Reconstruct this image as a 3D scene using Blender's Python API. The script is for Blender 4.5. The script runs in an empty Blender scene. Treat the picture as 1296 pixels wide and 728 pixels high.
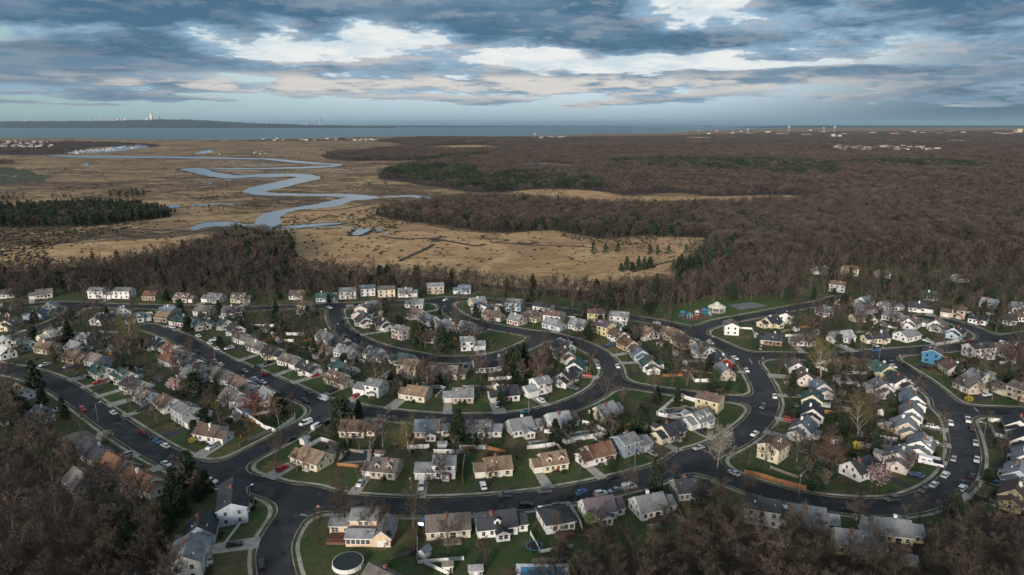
import bpy, bmesh, math, random
import numpy as np
from mathutils import Vector, Matrix
from mathutils.geometry import tessellate_polygon

R = math.radians
rnd = random.Random(7)
scene = bpy.context.scene
COL = scene.collection

# ------------------------------------------------------------------ camera, sky, sun, exposure
CAM_H = 120.0
FPX = 864.0
PITCH = math.atan((364 - 157) / FPX)
cam_data = bpy.data.cameras.new("camera")
cam = bpy.data.objects.new("camera", cam_data)
COL.objects.link(cam)
cam.location = (0, 0, CAM_H)
cam.rotation_euler = (math.pi / 2 - PITCH, 0, 0)
cam_data.sensor_width = 36.0
cam_data.lens = 36.0 * FPX / 1296.0
cam_data.clip_start = 1.0
cam_data.clip_end = 600000.0
scene.camera = cam

SUN_EL, SUN_AZ = 14.0, -158.0        # azimuth from +Y (view direction), clockwise; sun behind-left
def build_world():
    w = bpy.data.worlds.new("World"); scene.world = w; w.use_nodes = True
    nt = w.node_tree; nt.nodes.clear(); N = nt.nodes.new; L = nt.links.new
    def math_(op, a, b=None, c=None, clamp=False):
        n = N('ShaderNodeMath'); n.operation = op; n.use_clamp = clamp
        for i, v in enumerate((a, b, c)):
            if v is None: continue
            if isinstance(v, (int, float)): n.inputs[i].default_value = v
            else: L(v, n.inputs[i])
        return n.outputs[0]
    def ramp(v, a, b, c=0.0, d=1.0):
        n = N('ShaderNodeMapRange'); n.interpolation_type = 'SMOOTHSTEP'
        L(v, n.inputs[0])
        for i, q in zip((1, 2, 3, 4), (a, b, c, d)): n.inputs[i].default_value = q
        return n.outputs[0]
    def mix(f, a, b):
        n = N('ShaderNodeMix'); n.data_type = 'RGBA'
        if isinstance(f, float): n.inputs[0].default_value = f
        else: L(f, n.inputs[0])
        for s, v in ((6, a), (7, b)):
            if isinstance(v, tuple): n.inputs[s].default_value = (*v, 1)
            else: L(v, n.inputs[s])
        return n.outputs[2]
    sky = N('ShaderNodeTexSky'); sky.sky_type = 'NISHITA'; sky.sun_disc = False
    sky.sun_elevation = R(SUN_EL); sky.sun_rotation = R(SUN_AZ)
    sky.air_density = 1.0; sky.dust_density = 1.5; sky.ozone_density = 2.0
    tc = N('ShaderNodeTexCoord'); sep = N('ShaderNodeSeparateXYZ'); L(tc.outputs['Generated'], sep.inputs[0])
    x, y, z = sep.outputs
    zz = math_('MAXIMUM', z, 0.0)
    lz = math_('LOGARITHM', math_('ADD', zz, 0.040), math.e)
    def noise(s, t, det, rough, dist=0.0, dz=0.0, dx=0.0, off=0.0):
        cb = N('ShaderNodeCombineXYZ'); L(math_('MULTIPLY_ADD', x, s, dx + off), cb.inputs[0]); L(math_('MULTIPLY_ADD', y, s, off), cb.inputs[1])
        L(math_('MULTIPLY_ADD', lz, t, dz), cb.inputs[2])
        n = N('ShaderNodeTexNoise'); n.inputs['Scale'].default_value = 1.0; n.inputs['Detail'].default_value = det
        n.inputs['Roughness'].default_value = rough; n.inputs['Distortion'].default_value = dist
        L(cb.outputs[0], n.inputs['Vector']); return n.outputs[0]
    S, T = 3.6, 2.3
    big = noise(S, T, 9, 0.55, 0.35)
    big_u = noise(S, T, 9, 0.55, 0.35, dz=0.20, dx=-0.10)
    puff = noise(S * 3.4, T * 3.4, 9, 0.62, 0.15, off=4.0)
    puff_u = noise(S * 3.4, T * 3.4, 9, 0.62, 0.15, dz=0.26, dx=-0.14, off=4.0)
    tone = noise(S * 0.8, T * 1.6, 5, 0.55, 0.2, off=9.0)
    az = math_('DIVIDE', x, math_('MAXIMUM', y, 0.05))
    def blob(ca, ce, wa, we, amp):
        a = math_('DIVIDE', math_('SUBTRACT', az, ca), wa); e = math_('DIVIDE', math_('SUBTRACT', z, ce), we)
        s = math_('ADD', math_('MULTIPLY', a, a), math_('MULTIPLY', e, e))
        return math_('MULTIPLY', math_('EXPONENT', math_('MULTIPLY', s, -1.0)), amp)
    def addup(lst):
        t = None
        for q in lst: t = blob(*q) if t is None else math_('ADD', t, blob(*q))
        return t
    def P_(px, py, w, h, a): return ((px - 648) / 864.0, (157 - py) / 880.0, w / 864.0, h / 880.0, a)
    bias = addup([P_(520, 60, 110, 13, -.10), P_(335, 70, 60, 12, -.07), P_(770, 86, 130, 9, -.16), P_(690, 74, 60, 8, -.10), P_(870, 16, 60, 26, -.17), P_(950, 66, 60, 10, -.06), P_(200, 150, 600, 13, -.26), P_(700, 151, 500, 11, -.24), P_(1100, 149, 250, 10, -.10), P_(1050, 91, 160, 4, -.10), P_(250, 106, 200, 4, -.05),
                  P_(120, 30, 240, 42, .12), P_(680, 30, 90, 34, .13), P_(600, 55, 40, 12, .12), P_(1180, 40, 200, 42, .14), P_(430, 22, 220, 18, .10), P_(180, 85, 190, 14, .08), P_(830, 62, 120, 9, .13), P_(480, 94, 130, 8, .07), P_(560, 112, 520, 11, .09), P_(1000, 104, 250, 9, .07), P_(60, 108, 120, 8, .05)])
    d = math_('ADD', math_('ADD', math_('MULTIPLY', big, 0.54), math_('MULTIPLY', puff, 0.46)), bias)
    cover = ramp(d, 0.448, 0.492)
    thick = ramp(math_('ADD', d, math_('MULTIPLY', math_('SUBTRACT', tone, 0.5), 0.25)), 0.46, 0.60)
    lit = ramp(math_('ADD', math_('MULTIPLY', math_('SUBTRACT', big, big_u), 0.9), math_('MULTIPLY', math_('SUBTRACT', puff, puff_u), 0.80)), 0.0, 0.12)
    low = ramp(z, 0.0, 0.055)
    clear = mix(low, (0.46, 0.58, 0.64), (0.66, 0.80, 0.88))
    clear = mix(ramp(math_('MULTIPLY', az, -1.0), 0.05, 0.75), clear, (0.36, 0.53, 0.50))
    clear = mix(ramp(math_('SUBTRACT', az, math_('MULTIPLY', z, 2.2)), 0.12, 0.66), clear, (0.070, 0.145, 0.205))
    glow = addup([P_(560, 70, 330, 30, 1.0), P_(800, 82, 260, 18, 1.0), P_(880, 14, 110, 34, .9)])
    clear = mix(ramp(glow, 0.10, 0.75), clear, mix(ramp(puff_u, 0.40, 0.60), (0.86, 0.87, 0.85), (0.62, 0.72, 0.78)))
    body = mix(thick, (0.28, 0.42, 0.56), (0.055, 0.135, 0.225))
    body = mix(ramp(tone, 0.50, 0.62, 0.0, 0.5), body, (0.20, 0.30, 0.41))
    band = addup([P_(600, 112, 560, 16, 1.0)])
    body = mix(math_('MULTIPLY', ramp(band, 0.15, 0.8), ramp(puff, 0.40, 0.58)), body, (0.72, 0.68, 0.64))
    warm = mix(ramp(z, 0.03, 0.14), (0.66, 0.60, 0.56), (0.42, 0.43, 0.47))
    side = ramp(math_('ABSOLUTE', math_('SUBTRACT', az, 0.08)), 0.15, 0.85, 1.0, 0.42)
    body = mix(math_('MULTIPLY', math_('MULTIPLY', lit, side), ramp(thick, 0.0, 1.0, 1.0, 0.35)), body, warm)
    front = mix(cover, clear, body)
    # overhead and behind: broken pale grey deck
    dome = ramp(zz, 0.19, 0.42)
    deck = mix(thick, (0.46, 0.54, 0.62), (0.26, 0.32, 0.39))
    final = mix(dome, front, deck)
    back = ramp(math_('MULTIPLY', y, -1.0), 0.0, 0.7)
    final = mix(math_('MULTIPLY', back, ramp(zz, 0.35, 0.05)), final, (0.62, 0.56, 0.50))
    bg1 = N('ShaderNodeBackground'); L(sky.outputs[0], bg1.inputs[0]); bg1.inputs[1].default_value = 0.05
    bg2 = N('ShaderNodeBackground'); L(final, bg2.inputs[0]); bg2.inputs[1].default_value = 0.80
    ms = N('ShaderNodeMixShader'); ms.inputs[0].default_value = 0.93
    out = N('ShaderNodeOutputWorld'); L(bg1.outputs[0], ms.inputs[1]); L(bg2.outputs[0], ms.inputs[2]); L(ms.outputs[0], out.inputs[0])
build_world()

sun_d = bpy.data.lights.new("sun", 'SUN'); sun_d.energy = 4.2; sun_d.angle = R(12.0); sun_d.color = (1.0, 0.89, 0.77)
sun = bpy.data.objects.new("sun", sun_d); COL.objects.link(sun)
_a, _e = R(SUN_AZ), R(SUN_EL)
sun_dir = Vector((math.sin(_a) * math.cos(_e), math.cos(_a) * math.cos(_e), math.sin(_e)))
sun.rotation_euler = sun_dir.to_track_quat('Z', 'Y').to_euler()

vs = scene.view_settings
scene.display_settings.display_device = 'sRGB'
vs.view_transform = 'Standard'; vs.look = 'None'; vs.gamma = 1.0; vs.exposure = 0.45; vs.use_curve_mapping = False
cy = scene.cycles
cy.use_denoising = True
cy.max_bounces = 4; cy.diffuse_bounces = 2; cy.glossy_bounces = 2; cy.transmission_bounces = 2; cy.transparent_max_bounces = 4; cy.volume_bounces = 0
cy.use_adaptive_sampling = True; cy.adaptive_threshold = 0.02
cy.caustics_reflective = False; cy.caustics_refractive = False

# ------------------------------------------------------------------ small helpers
def G(px, py, z=0.0):
    """ground point seen at photo pixel (px, py)"""
    dx = (px - 648) / FPX; dy = -(py - 364) / FPX
    c, s = math.cos(PITCH), math.sin(PITCH)
    d = Vector((dx, c + dy * s, -s + dy * c))
    t = (z - CAM_H) / min(d.z, -1e-5)
    return Vector((d.x * t, d.y * t, z))
def PX(p):
    c, s = math.cos(PITCH), math.sin(PITCH)
    v = Vector(p) - Vector((0, 0, CAM_H))
    f = v.y * c - v.z * s; u = v.y * s + v.z * c
    return (648 + FPX * v.x / f, 364 - FPX * u / f, f)

def new_obj(name, me, parent=None, loc=None, rotz=None):
    o = bpy.data.objects.new(name, me); COL.objects.link(o)
    if parent is not None: o.parent = parent
    if loc is not None: o.location = loc
    if rotz is not None: o.rotation_euler = (0, 0, rotz)
    return o
def tag(o, label=None, cat=None, group=None, kind=None):
    if label: o['label'] = label
    if cat: o['category'] = cat
    if group: o['group'] = group
    if kind: o['kind'] = kind
    return o
def empty(name, loc, rotz=0.0):
    o = bpy.data.objects.new(name, None); COL.objects.link(o); o.location = loc; o.rotation_euler = (0, 0, rotz)
    o.empty_display_size = 0.5
    return o

class MB:
    """collects polygons, then makes ONE mesh"""
    def __init__(s): s.v = []; s.f = []; s.m = []
    def poly(s, pts, mi=0):
        b = len(s.v); s.v += [tuple(p) for p in pts]; s.f.append(tuple(range(b, b + len(pts)))); s.m.append(mi)
    def hexa(s, p, mi=0):
        """8 corners: bottom 0-3 ccw, top 4-7"""
        b = len(s.v); s.v += [tuple(q) for q in p]
        for f in ((3, 2, 1, 0), (4, 5, 6, 7), (0, 1, 5, 4), (1, 2, 6, 5), (2, 3, 7, 6), (3, 0, 4, 7)):
            s.f.append(tuple(b + i for i in f)); s.m.append(mi)
    def box(s, x0, x1, y0, y1, z0, z1, mi=0):
        s.hexa([(x0, y0, z0), (x1, y0, z0), (x1, y1, z0), (x0, y1, z0), (x0, y0, z1), (x1, y0, z1), (x1, y1, z1), (x0, y1, z1)], mi)
    def tube(s, a, b, ra, rb, n=5, mi=0, cap=False):
        a, b = Vector(a), Vector(b); d = (b - a)
        if d.length < 1e-6: return
        d.normalize(); u = d.orthogonal().normalized(); w = d.cross(u); k = len(s.v)
        for c, r in ((a, ra), (b, rb)):
            for i in range(n):
                t = 2 * math.pi * i / n; s.v.append(tuple(c + u * (r * math.cos(t)) + w * (r * math.sin(t))))
        for i in range(n):
            j = (i + 1) % n; s.f.append((k + i, k + j, k + n + j, k + n + i)); s.m.append(mi)
        if cap: s.f.append(tuple(k + n + i for i in range(n))); s.m.append(mi); s.f.append(tuple(k + n - 1 - i for i in range(n))); s.m.append(mi)
    def disc(s, c, r, z0, z1, n=20, mi=0, mt=None, ry=None):
        ry = ry or r; k = len(s.v)
        for z in (z0, z1):
            for i in range(n):
                t = 2 * math.pi * i / n; s.v.append((c[0] + r * math.cos(t), c[1] + ry * math.sin(t), z))
        for i in range(n):
            j = (i + 1) % n; s.f.append((k + i, k + j, k + n + j, k + n + i)); s.m.append(mi)
        s.f.append(tuple(k + n + i for i in range(n))); s.m.append(mi if mt is None else mt)
    def mesh(s, name, mats):
        me = bpy.data.meshes.new(name); me.from_pydata(s.v, [], s.f)
        for m in (mats if isinstance(mats, (list, tuple)) else [mats]): me.materials.append(m)
        if any(s.m): me.polygons.foreach_set('material_index', s.m)
        me.update(); return me
    def build(s, name, mats, parent=None, loc=None, rotz=None):
        return new_obj(name, s.mesh(name, mats), parent, loc, rotz)

# ------------------------------------------------------------------ materials
def mat(name, col, rough=0.85, spec=0.3, var=0.0, scale=1.0, col2=None, detail=4.0, bump=0.0, rand=0.0, metal=0.0, coords='Object', lo=0.35, hi=0.65, stretch=None):
    m = bpy.data.materials.new(name); m.use_nodes = True
    nt = m.node_tree; b = nt.nodes['Principled BSDF']
    b.inputs['Roughness'].default_value = rough; b.inputs['Metallic'].default_value = metal
    b.inputs['Specular IOR Level'].default_value = spec
    b.inputs['Base Color'].default_value = (*col, 1)
    out = None
    if var or col2 is not None or rand:
        c2 = col2 if col2 is not None else tuple(min(1, c * (1 - var)) for c in col)
        mx = nt.nodes.new('ShaderNodeMix'); mx.data_type = 'RGBA'; mx.inputs[6].default_value = (*col, 1); mx.inputs[7].default_value = (*c2, 1)
        tc = nt.nodes.new('ShaderNodeTexCoord'); no = nt.nodes.new('ShaderNodeTexNoise')
        no.inputs['Scale'].default_value = scale; no.inputs['Detail'].default_value = detail; no.inputs['Roughness'].default_value = 0.6
        mr = nt.nodes.new('ShaderNodeMapRange'); mr.inputs[1].default_value = lo; mr.inputs[2].default_value = hi
        if stretch:
            mp = nt.nodes.new('ShaderNodeMapping'); mp.inputs['Scale'].default_value = stretch
            nt.links.new(tc.outputs[coords], mp.inputs[0]); nt.links.new(mp.outputs[0], no.inputs['Vector'])
        else:
            nt.links.new(tc.outputs[coords], no.inputs['Vector'])
        nt.links.new(no.outputs[0], mr.inputs[0]); nt.links.new(mr.outputs[0], mx.inputs[0])
        out = mx.outputs[2]
        if rand:
            oi = nt.nodes.new('ShaderNodeObjectInfo'); hs = nt.nodes.new('ShaderNodeHueSaturation')
            r2 = nt.nodes.new('ShaderNodeMapRange'); r2.inputs[3].default_value = 1 - rand; r2.inputs[4].default_value = 1 + rand
            nt.links.new(oi.outputs['Random'], r2.inputs[0]); nt.links.new(r2.outputs[0], hs.inputs['Value']); nt.links.new(out, hs.inputs['Color'])
            out = hs.outputs[0]
        nt.links.new(out, b.inputs['Base Color'])
        if bump:
            bp = nt.nodes.new('ShaderNodeBump'); bp.inputs['Strength'].default_value = bump; bp.inputs['Distance'].default_value = 0.1
            nt.links.new(no.outputs[0], bp.inputs['Height']); nt.links.new(bp.outputs[0], b.inputs['Normal'])
    return m

def ground_mat(name, layers, rough=0.95):
    """layers: [(colour)] + [(colour, scale, lo, hi, kind, amount)] blended one after another, in world metres"""
    m = bpy.data.materials.new(name); m.use_nodes = True; nt = m.node_tree; b = nt.nodes['Principled BSDF']
    b.inputs['Roughness'].default_value = rough; b.inputs['Specular IOR Level'].default_value = 0.15
    ge = nt.nodes.new('ShaderNodeNewGeometry'); cur = nt.nodes.new('ShaderNodeRGB'); cur.outputs[0].default_value = (*layers[0], 1); cur = cur.outputs[0]
    for i, (c, sc, lo, hi, kind, amt) in enumerate(layers[1:]):
        mp = nt.nodes.new('ShaderNodeMapping'); mp.inputs['Location'].default_value = (i * 37.1, i * 11.3, i * 5.0)
        nt.links.new(ge.outputs['Position'], mp.inputs[0])
        if kind == 'n':
            no = nt.nodes.new('ShaderNodeTexNoise'); no.inputs['Detail'].default_value = 7; no.inputs['Roughness'].default_value = 0.6; no.inputs['Distortion'].default_value = 0.4; src = no.outputs[0]
        elif kind == 's':   # long streaks across the view
            mp.inputs['Scale'].default_value = (0.7, 1.0, 1.0)
            no = nt.nodes.new('ShaderNodeTexNoise'); no.inputs['Detail'].default_value = 8; no.inputs['Roughness'].default_value = 0.65; no.inputs['Distortion'].default_value = 1.2; src = no.outputs[0]
        elif kind == 'v':   # lots
            no = nt.nodes.new('ShaderNodeTexVoronoi')
            wn = nt.nodes.new('ShaderNodeTexNoise'); wn.inputs['Scale'].default_value = 0.07; wn.inputs['Detail'].default_value = 5
            wv = nt.nodes.new('ShaderNodeVectorMath'); wv.operation = 'MULTIPLY_ADD'; wv.inputs[1].default_value = (26, 26, 0)
            nt.links.new(ge.outputs['Position'], wn.inputs[0]); nt.links.new(wn.outputs['Color'], wv.inputs[0]); nt.links.new(ge.outputs['Position'], wv.inputs[2]); nt.links.new(wv.outputs[0], mp.inputs[0])
            sp = nt.nodes.new('ShaderNodeSeparateColor'); nt.links.new(no.outputs['Color'], sp.inputs[0]); src = sp.outputs[i % 3]
        no.inputs['Scale'].default_value = sc
        nt.links.new(mp.outputs[0], no.inputs['Vector'])
        mr = nt.nodes.new('ShaderNodeMapRange'); mr.inputs[1].default_value = lo; mr.inputs[2].default_value = hi; mr.inputs[4].default_value = amt
        nt.links.new(src, mr.inputs[0])
        mx = nt.nodes.new('ShaderNodeMix'); mx.data_type = 'RGBA'; nt.links.new(mr.outputs[0], mx.inputs[0]); nt.links.new(cur, mx.inputs[6]); mx.inputs[7].default_value = (*c, 1)
        cur = mx.outputs[2]
    nt.links.new(cur, b.inputs['Base Color'])
    return m

M = {}
M['marsh'] = ground_mat('marsh_grass', [(0.215, 0.140, 0.078), ((0.110, 0.070, 0.044), 0.0045, 0.46, 0.53, 's', 0.95), ((0.34, 0.235, 0.125), 0.0065, 0.515, 0.575, 's', 0.9),
                 ((0.052, 0.042, 0.028), 0.010, 0.545, 0.60, 's', 0.9), ((0.36, 0.25, 0.135), 0.019, 0.55, 0.60, 's', 0.85), ((0.040, 0.034, 0.022), 0.028, 0.565, 0.61, 's', 0.9), ((0.14, 0.095, 0.052), 0.08, 0.48, 0.60, 'n', 0.6), ((0.05, 0.042, 0.026), 0.25, 0.57, 0.66, 'n', 0.6)])
M['reed'] = ground_mat('reed_bed', [(0.38, 0.245, 0.125), ((0.25, 0.155, 0.075), 0.012, 0.48, 0.57, 's', 0.85), ((0.47, 0.33, 0.18), 0.022, 0.53, 0.62, 'n', 0.8),
                 ((0.17, 0.105, 0.055), 0.05, 0.52, 0.62, 's', 0.75), ((0.085, 0.06, 0.034), 0.030, 0.60, 0.65, 's', 0.85), ((0.16, 0.10, 0.055), 0.25, 0.48, 0.66, 'n', 0.7), ((0.42, 0.30, 0.17), 0.6, 0.52, 0.66, 'n', 0.6)])
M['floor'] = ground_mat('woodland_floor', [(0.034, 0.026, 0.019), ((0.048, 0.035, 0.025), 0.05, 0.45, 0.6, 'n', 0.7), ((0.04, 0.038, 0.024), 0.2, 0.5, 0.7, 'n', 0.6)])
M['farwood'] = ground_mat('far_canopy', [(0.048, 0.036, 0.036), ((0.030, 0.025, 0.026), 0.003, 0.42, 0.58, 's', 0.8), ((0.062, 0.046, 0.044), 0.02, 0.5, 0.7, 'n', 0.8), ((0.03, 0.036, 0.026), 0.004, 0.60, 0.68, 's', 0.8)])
M['lawn'] = ground_mat('lawn_grass', [(0.040, 0.070, 0.022), ((0.150, 0.112, 0.055), 0.045, 0.66, 0.70, 'v', 0.72), ((0.030, 0.056, 0.018), 0.052, 0.55, 0.62, 'v', 0.85), ((0.075, 0.068, 0.034), 0.06, 0.46, 0.62, 'n', 0.85),
                 ((0.085, 0.060, 0.038), 0.11, 0.51, 0.64, 'n', 0.85), ((0.045, 0.075, 0.022), 0.03, 0.54, 0.60, 'n', 0.6), ((0.11, 0.085, 0.05), 0.9, 0.60, 0.70, 'n', 0.5), ((0.028, 0.042, 0.016), 0.5, 0.45, 0.65, 'n', 0.6)])
M['parkgrass'] = ground_mat('park_grass', [(0.050, 0.085, 0.026), ((0.075, 0.075, 0.035), 0.05, 0.5, 0.65, 'n', 0.8), ((0.030, 0.055, 0.018), 0.3, 0.45, 0.65, 'n', 0.6)])
M['field'] = ground_mat('green_field', [(0.050, 0.062, 0.036), ((0.075, 0.065, 0.04), 0.012, 0.45, 0.6, 'n', 0.7)])
M['asphalt'] = ground_mat('asphalt', [(0.036, 0.038, 0.042), ((0.022, 0.023, 0.026), 0.03, 0.49, 0.55, 'n', 0.85), ((0.062, 0.062, 0.064), 0.11, 0.56, 0.62, 's', 0.75), ((0.014, 0.014, 0.016), 0.30, 0.60, 0.62, 'n', 0.8), ((0.085, 0.084, 0.080), 0.22, 0.62, 0.64, 's', 0.6), ((0.06, 0.059, 0.057), 1.4, 0.52, 0.75, 'n', 0.5)], 0.8)
M['asphalt2'] = mat('drive_asphalt', (0.040, 0.041, 0.045), var=0.4, scale=0.8)
M['concrete'] = mat('concrete', (0.36, 0.335, 0.29), col2=(0.24, 0.22, 0.19), scale=0.6)
M['kerb'] = ground_mat('kerb_concrete', [(0.30, 0.275, 0.235), ((0.13, 0.12, 0.10), 0.15, 0.47, 0.57, 'n', 0.85), ((0.08, 0.075, 0.06), 0.6, 0.56, 0.64, 'n', 0.7)])
M['walk'] = ground_mat('pavement_concrete', [(0.33, 0.305, 0.26), ((0.20, 0.185, 0.15), 0.10, 0.47, 0.57, 'n', 0.85), ((0.12, 0.11, 0.09), 0.7, 0.53, 0.64, 'n', 0.7)])
M['mud'] = mat('bank_mud', (0.045, 0.036, 0.026), var=0.4, scale=0.1, coords='Object')
def water_mat(name, col, rough, bump, sc):
    m = bpy.data.materials.new(name); m.use_nodes = True; nt = m.node_tree; b = nt.nodes['Principled BSDF']
    b.inputs['Base Color'].default_value = (*col, 1); b.inputs['Roughness'].default_value = rough; b.inputs['IOR'].default_value = 1.33
    ge = nt.nodes.new('ShaderNodeNewGeometry'); no = nt.nodes.new('ShaderNodeTexNoise'); no.inputs['Scale'].default_value = sc; no.inputs['Detail'].default_value = 3
    bp = nt.nodes.new('ShaderNodeBump'); bp.inputs['Strength'].default_value = bump; bp.inputs['Distance'].default_value = 0.5
    nt.links.new(ge.outputs['Position'], no.inputs['Vector']); nt.links.new(no.outputs[0], bp.inputs['Height']); nt.links.new(bp.outputs[0], b.inputs['Normal'])
    return m
M['river'] = water_mat('river_water', (0.17, 0.20, 0.225), 0.22, 0.10, 0.3)
M['bay'] = water_mat('bay_water', (0.055, 0.115, 0.145), 0.45, 0.8, 0.02)
M['pool'] = mat('pool_water', (0.04, 0.28, 0.50), rough=0.1, var=0.3, scale=0.5)
M['poolteal'] = mat('pool_cover_teal', (0.02, 0.085, 0.085), rough=0.5, var=0.3, scale=0.8)
M['pooldark'] = mat('pool_cover_dark', (0.018, 0.030, 0.030), rough=0.6, var=0.3, scale=0.8)
# ------------------------------------------------------------------ ground, water, shore
def sheet(name, pts, m, z, kind='structure'):
    pts = [Vector((p[0], p[1], z)) for p in pts]
    tris = tessellate_polygon([pts])
    me = bpy.data.meshes.new(name)
    fs = []
    for t in tris:
        a, b, c = (pts[i] for i in t)
        fs.append(t if (b - a).cross(c - a).z > 0 else (t[0], t[2], t[1]))
    me.from_pydata([tuple(p) for p in pts], [], fs); me.materials.append(m); me.update()
    o = new_obj(name, me); o['kind'] = kind
    return o
def gpoly(pxs, z=0.0): return [G(a, b, z) for a, b in pxs]
def smooth_closed(pts, n=3):
    out = []; k = len(pts)
    for i in range(k):
        p0, p1, p2, p3 = (Vector(pts[(i + j - 1) % k]) for j in range(4))
        for s in range(n):
            t = s / n
            out.append(0.5 * ((2 * p1) + (p2 - p0) * t + (2 * p0 - 5 * p1 + 4 * p2 - p3) * t * t + (3 * p1 - p0 - 3 * p2 + p3) * t ** 3))
    return out
def wiggle(pts, amp, seed):
    r = random.Random(seed); return [Vector((p[0] + r.uniform(-amp, amp), p[1] + r.uniform(-amp, amp), 0)) for p in pts]

SHORE = [(-400, 174), (-150, 174), (100, 175), (200, 177), (324, 176.5), (450, 173.5), (560, 172), (648, 173), (720, 170.5), (850, 169), (872, 166.5), (930, 164.5), (1000, 162.2), (1100, 161), (1200, 160.4), (1296, 160), (1700, 160)]
land = gpoly(SHORE)
shore_pts = []
for a, b in zip(land[:-1], land[1:]):
    n = 8
    for i in range(n):
        p = a.lerp(b, i / n); q = p.length * 0.004
        shore_pts.append(Vector((p.x, p.y + rnd.uniform(-1, 1) * q, 0)))
shore_pts.append(land[-1])
land_poly = shore_pts + [Vector((60000, 20000, 0)), Vector((60000, -1500, 0)), Vector((-8000, -1500, 0))]
sheet('ground', land_poly, M['marsh'], 0.0)
sheet('bay_water', [(-320000, -3000), (320000, -3000), (320000, 420000), (-320000, 420000)], M['bay'], -2.0)

# woodland floor and reed beds, as seen from above
WOOD = {   # pixel outlines of where trunks stand
 'belt': [(-120, 352), (0, 346), (60, 342), (130, 336), (200, 326), (262, 312), (300, 306), (345, 308), (368, 318), (372, 336), (440, 347), (520, 350), (590, 356), (650, 364), (740, 368), (850, 362), (905, 345), (940, 330),
          (1000, 318), (1120, 312), (1450, 312), (1450, 349), (1296, 349), (1120, 346), (1020, 352), (1008, 378), (960, 381), (900, 384), (868, 390), (800, 391), (730, 383), (690, 377), (600, 366), (500, 366), (400, 372), (300, 372), (200, 366), (100, 370), (60, 374), (0, 374), (-120, 380)],
 'east': [(905, 345), (870, 330), (905, 312), (890, 300), (960, 286), (1000, 262), (1060, 250), (1300, 245), (1500, 245), (1450, 312), (1120, 312), (1000, 318), (940, 330)],
 'middle': [(473, 272), (500, 266), (560, 256), (620, 252), (690, 254), (760, 262), (830, 262), (890, 261), (990, 256), (1000, 262), (960, 286), (890, 301), (820, 298), (760, 302), (700, 291), (660, 294), (610, 293), (560, 285), (520, 281)],
 'north': [(408, 199), (420, 194), (470, 190), (530, 184), (480, 179), (500, 175.5), (560, 174), (700, 175), (850, 173), (1000, 168), (1300, 166), (1600, 166), (1500, 245), (1300, 245), (1060, 250), (995, 248), (900, 249), (860, 244), (790, 247), (770, 243), (690, 240), (620, 245), (560, 238), (500, 229), (478, 226), (490, 215), (540, 207), (600, 206), (540, 203), (440, 204)],
 'pines': [(-60, 268), (0, 266), (60, 263), (120, 260), (170, 262), (210, 270), (215, 275), (165, 281), (110, 287), (0, 288), (-60, 288)],
 'clump': [(137, 248), (160, 246), (183, 247), (186, 250), (160, 252), (140, 251)],
 'scrub': [(170, 266), (240, 262), (330, 262), (332, 268), (240, 270), (180, 272)],
 'town': [(-150, 180), (100, 180), (185, 181.5), (200, 186), (170, 186), (120, 186), (90, 193), (60, 196), (-150, 195)],
 'edge': [(-60, 206), (10, 205), (20, 208), (0, 210), (-60, 210)],
 'shoretrees': [(250, 180), (330, 177.5), (480, 175), (500, 178), (330, 180)],
 'leftbrush': [(-40, 252), (30, 248), (32, 254), (-40, 258)],
 'leftbrush2': [(62, 250), (90, 248), (92, 252), (64, 254)],
 'hilltop': [(262, 314), (300, 300), (345, 302), (370, 312), (372, 336), (300, 330)],
}
CLEAR = [[(650, 243), (690, 239.5), (750, 241.5), (790, 248), (830, 249), (900, 249), (1000, 247.5), (1005, 254), (950, 259), (870, 262), (800, 259), (740, 259), (690, 257), (645, 251)],
         [(660, 209), (690, 207), (735, 209.5), (735, 213), (690, 213), (660, 212)],
         [(520, 186), (600, 183.5), (640, 186), (600, 190), (560, 189)]]
WG = {k: gpoly(v) for k, v in WOOD.items()}
CG = [gpoly(v) for v in CLEAR]
def inside(p, poly):
    x, y = p[0], p[1]; c = False; j = len(poly) - 1
    for i in range(len(poly)):
        xi, yi, xj, yj = poly[i][0], poly[i][1], poly[j][0], poly[j][1]
        if (yi > y) != (yj > y) and x < (xj - xi) * (y - yi) / (yj - yi) + xi: c = not c
        j = i
    return c
def inside_np(X, Y, poly):
    c = np.zeros(X.shape, bool); j = len(poly) - 1
    for i in range(len(poly)):
        xi, yi, xj, yj = poly[i][0], poly[i][1], poly[j][0], poly[j][1]
        if yi != yj:
            c ^= ((yi > Y) != (yj > Y)) & (X < (xj - xi) * (Y - yi) / (yj - yi) + xi)
        j = i
    return c
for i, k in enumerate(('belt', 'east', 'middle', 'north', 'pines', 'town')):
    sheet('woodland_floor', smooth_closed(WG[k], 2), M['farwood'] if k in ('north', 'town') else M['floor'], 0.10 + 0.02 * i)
REED = [[(-140, 322), (-40, 316), (60, 310), (150, 305), (240, 300), (290, 300), (360, 304), (380, 292), (430, 290), (480, 278), (540, 286), (620, 296), (690, 293), (760, 303), (850, 299), (892, 301), (890, 312), (862, 322), (845, 340), (800, 358), (720, 372), (600, 360), (500, 352), (380, 350), (372, 318), (340, 306), (262, 312), (160, 332), (40, 342), (-140, 350)],
 [(300, 272), (350, 274), (356, 284), (420, 282), (470, 272), (480, 262), (440, 258), (390, 266)], [(-120, 262), (0, 258), (90, 252), (180, 254), (240, 258), (180, 263), (60, 262), (-120, 270)]]
for k, p in enumerate(REED): sheet('reed_bed', smooth_closed(gpoly(p), 3), M['reed'], 0.05)
for k, p in enumerate(CG): sheet('marsh_clearing', smooth_closed(p, 3), M['reed'], 0.35)
sheet('green_field', smooth_closed(gpoly([(-90, 211), (0, 212), (22, 214), (38, 216), (48, 221), (66, 223), (55, 228), (60, 231), (30, 231), (0, 234), (-90, 234)]), 3), M['field'], 0.08)
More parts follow.
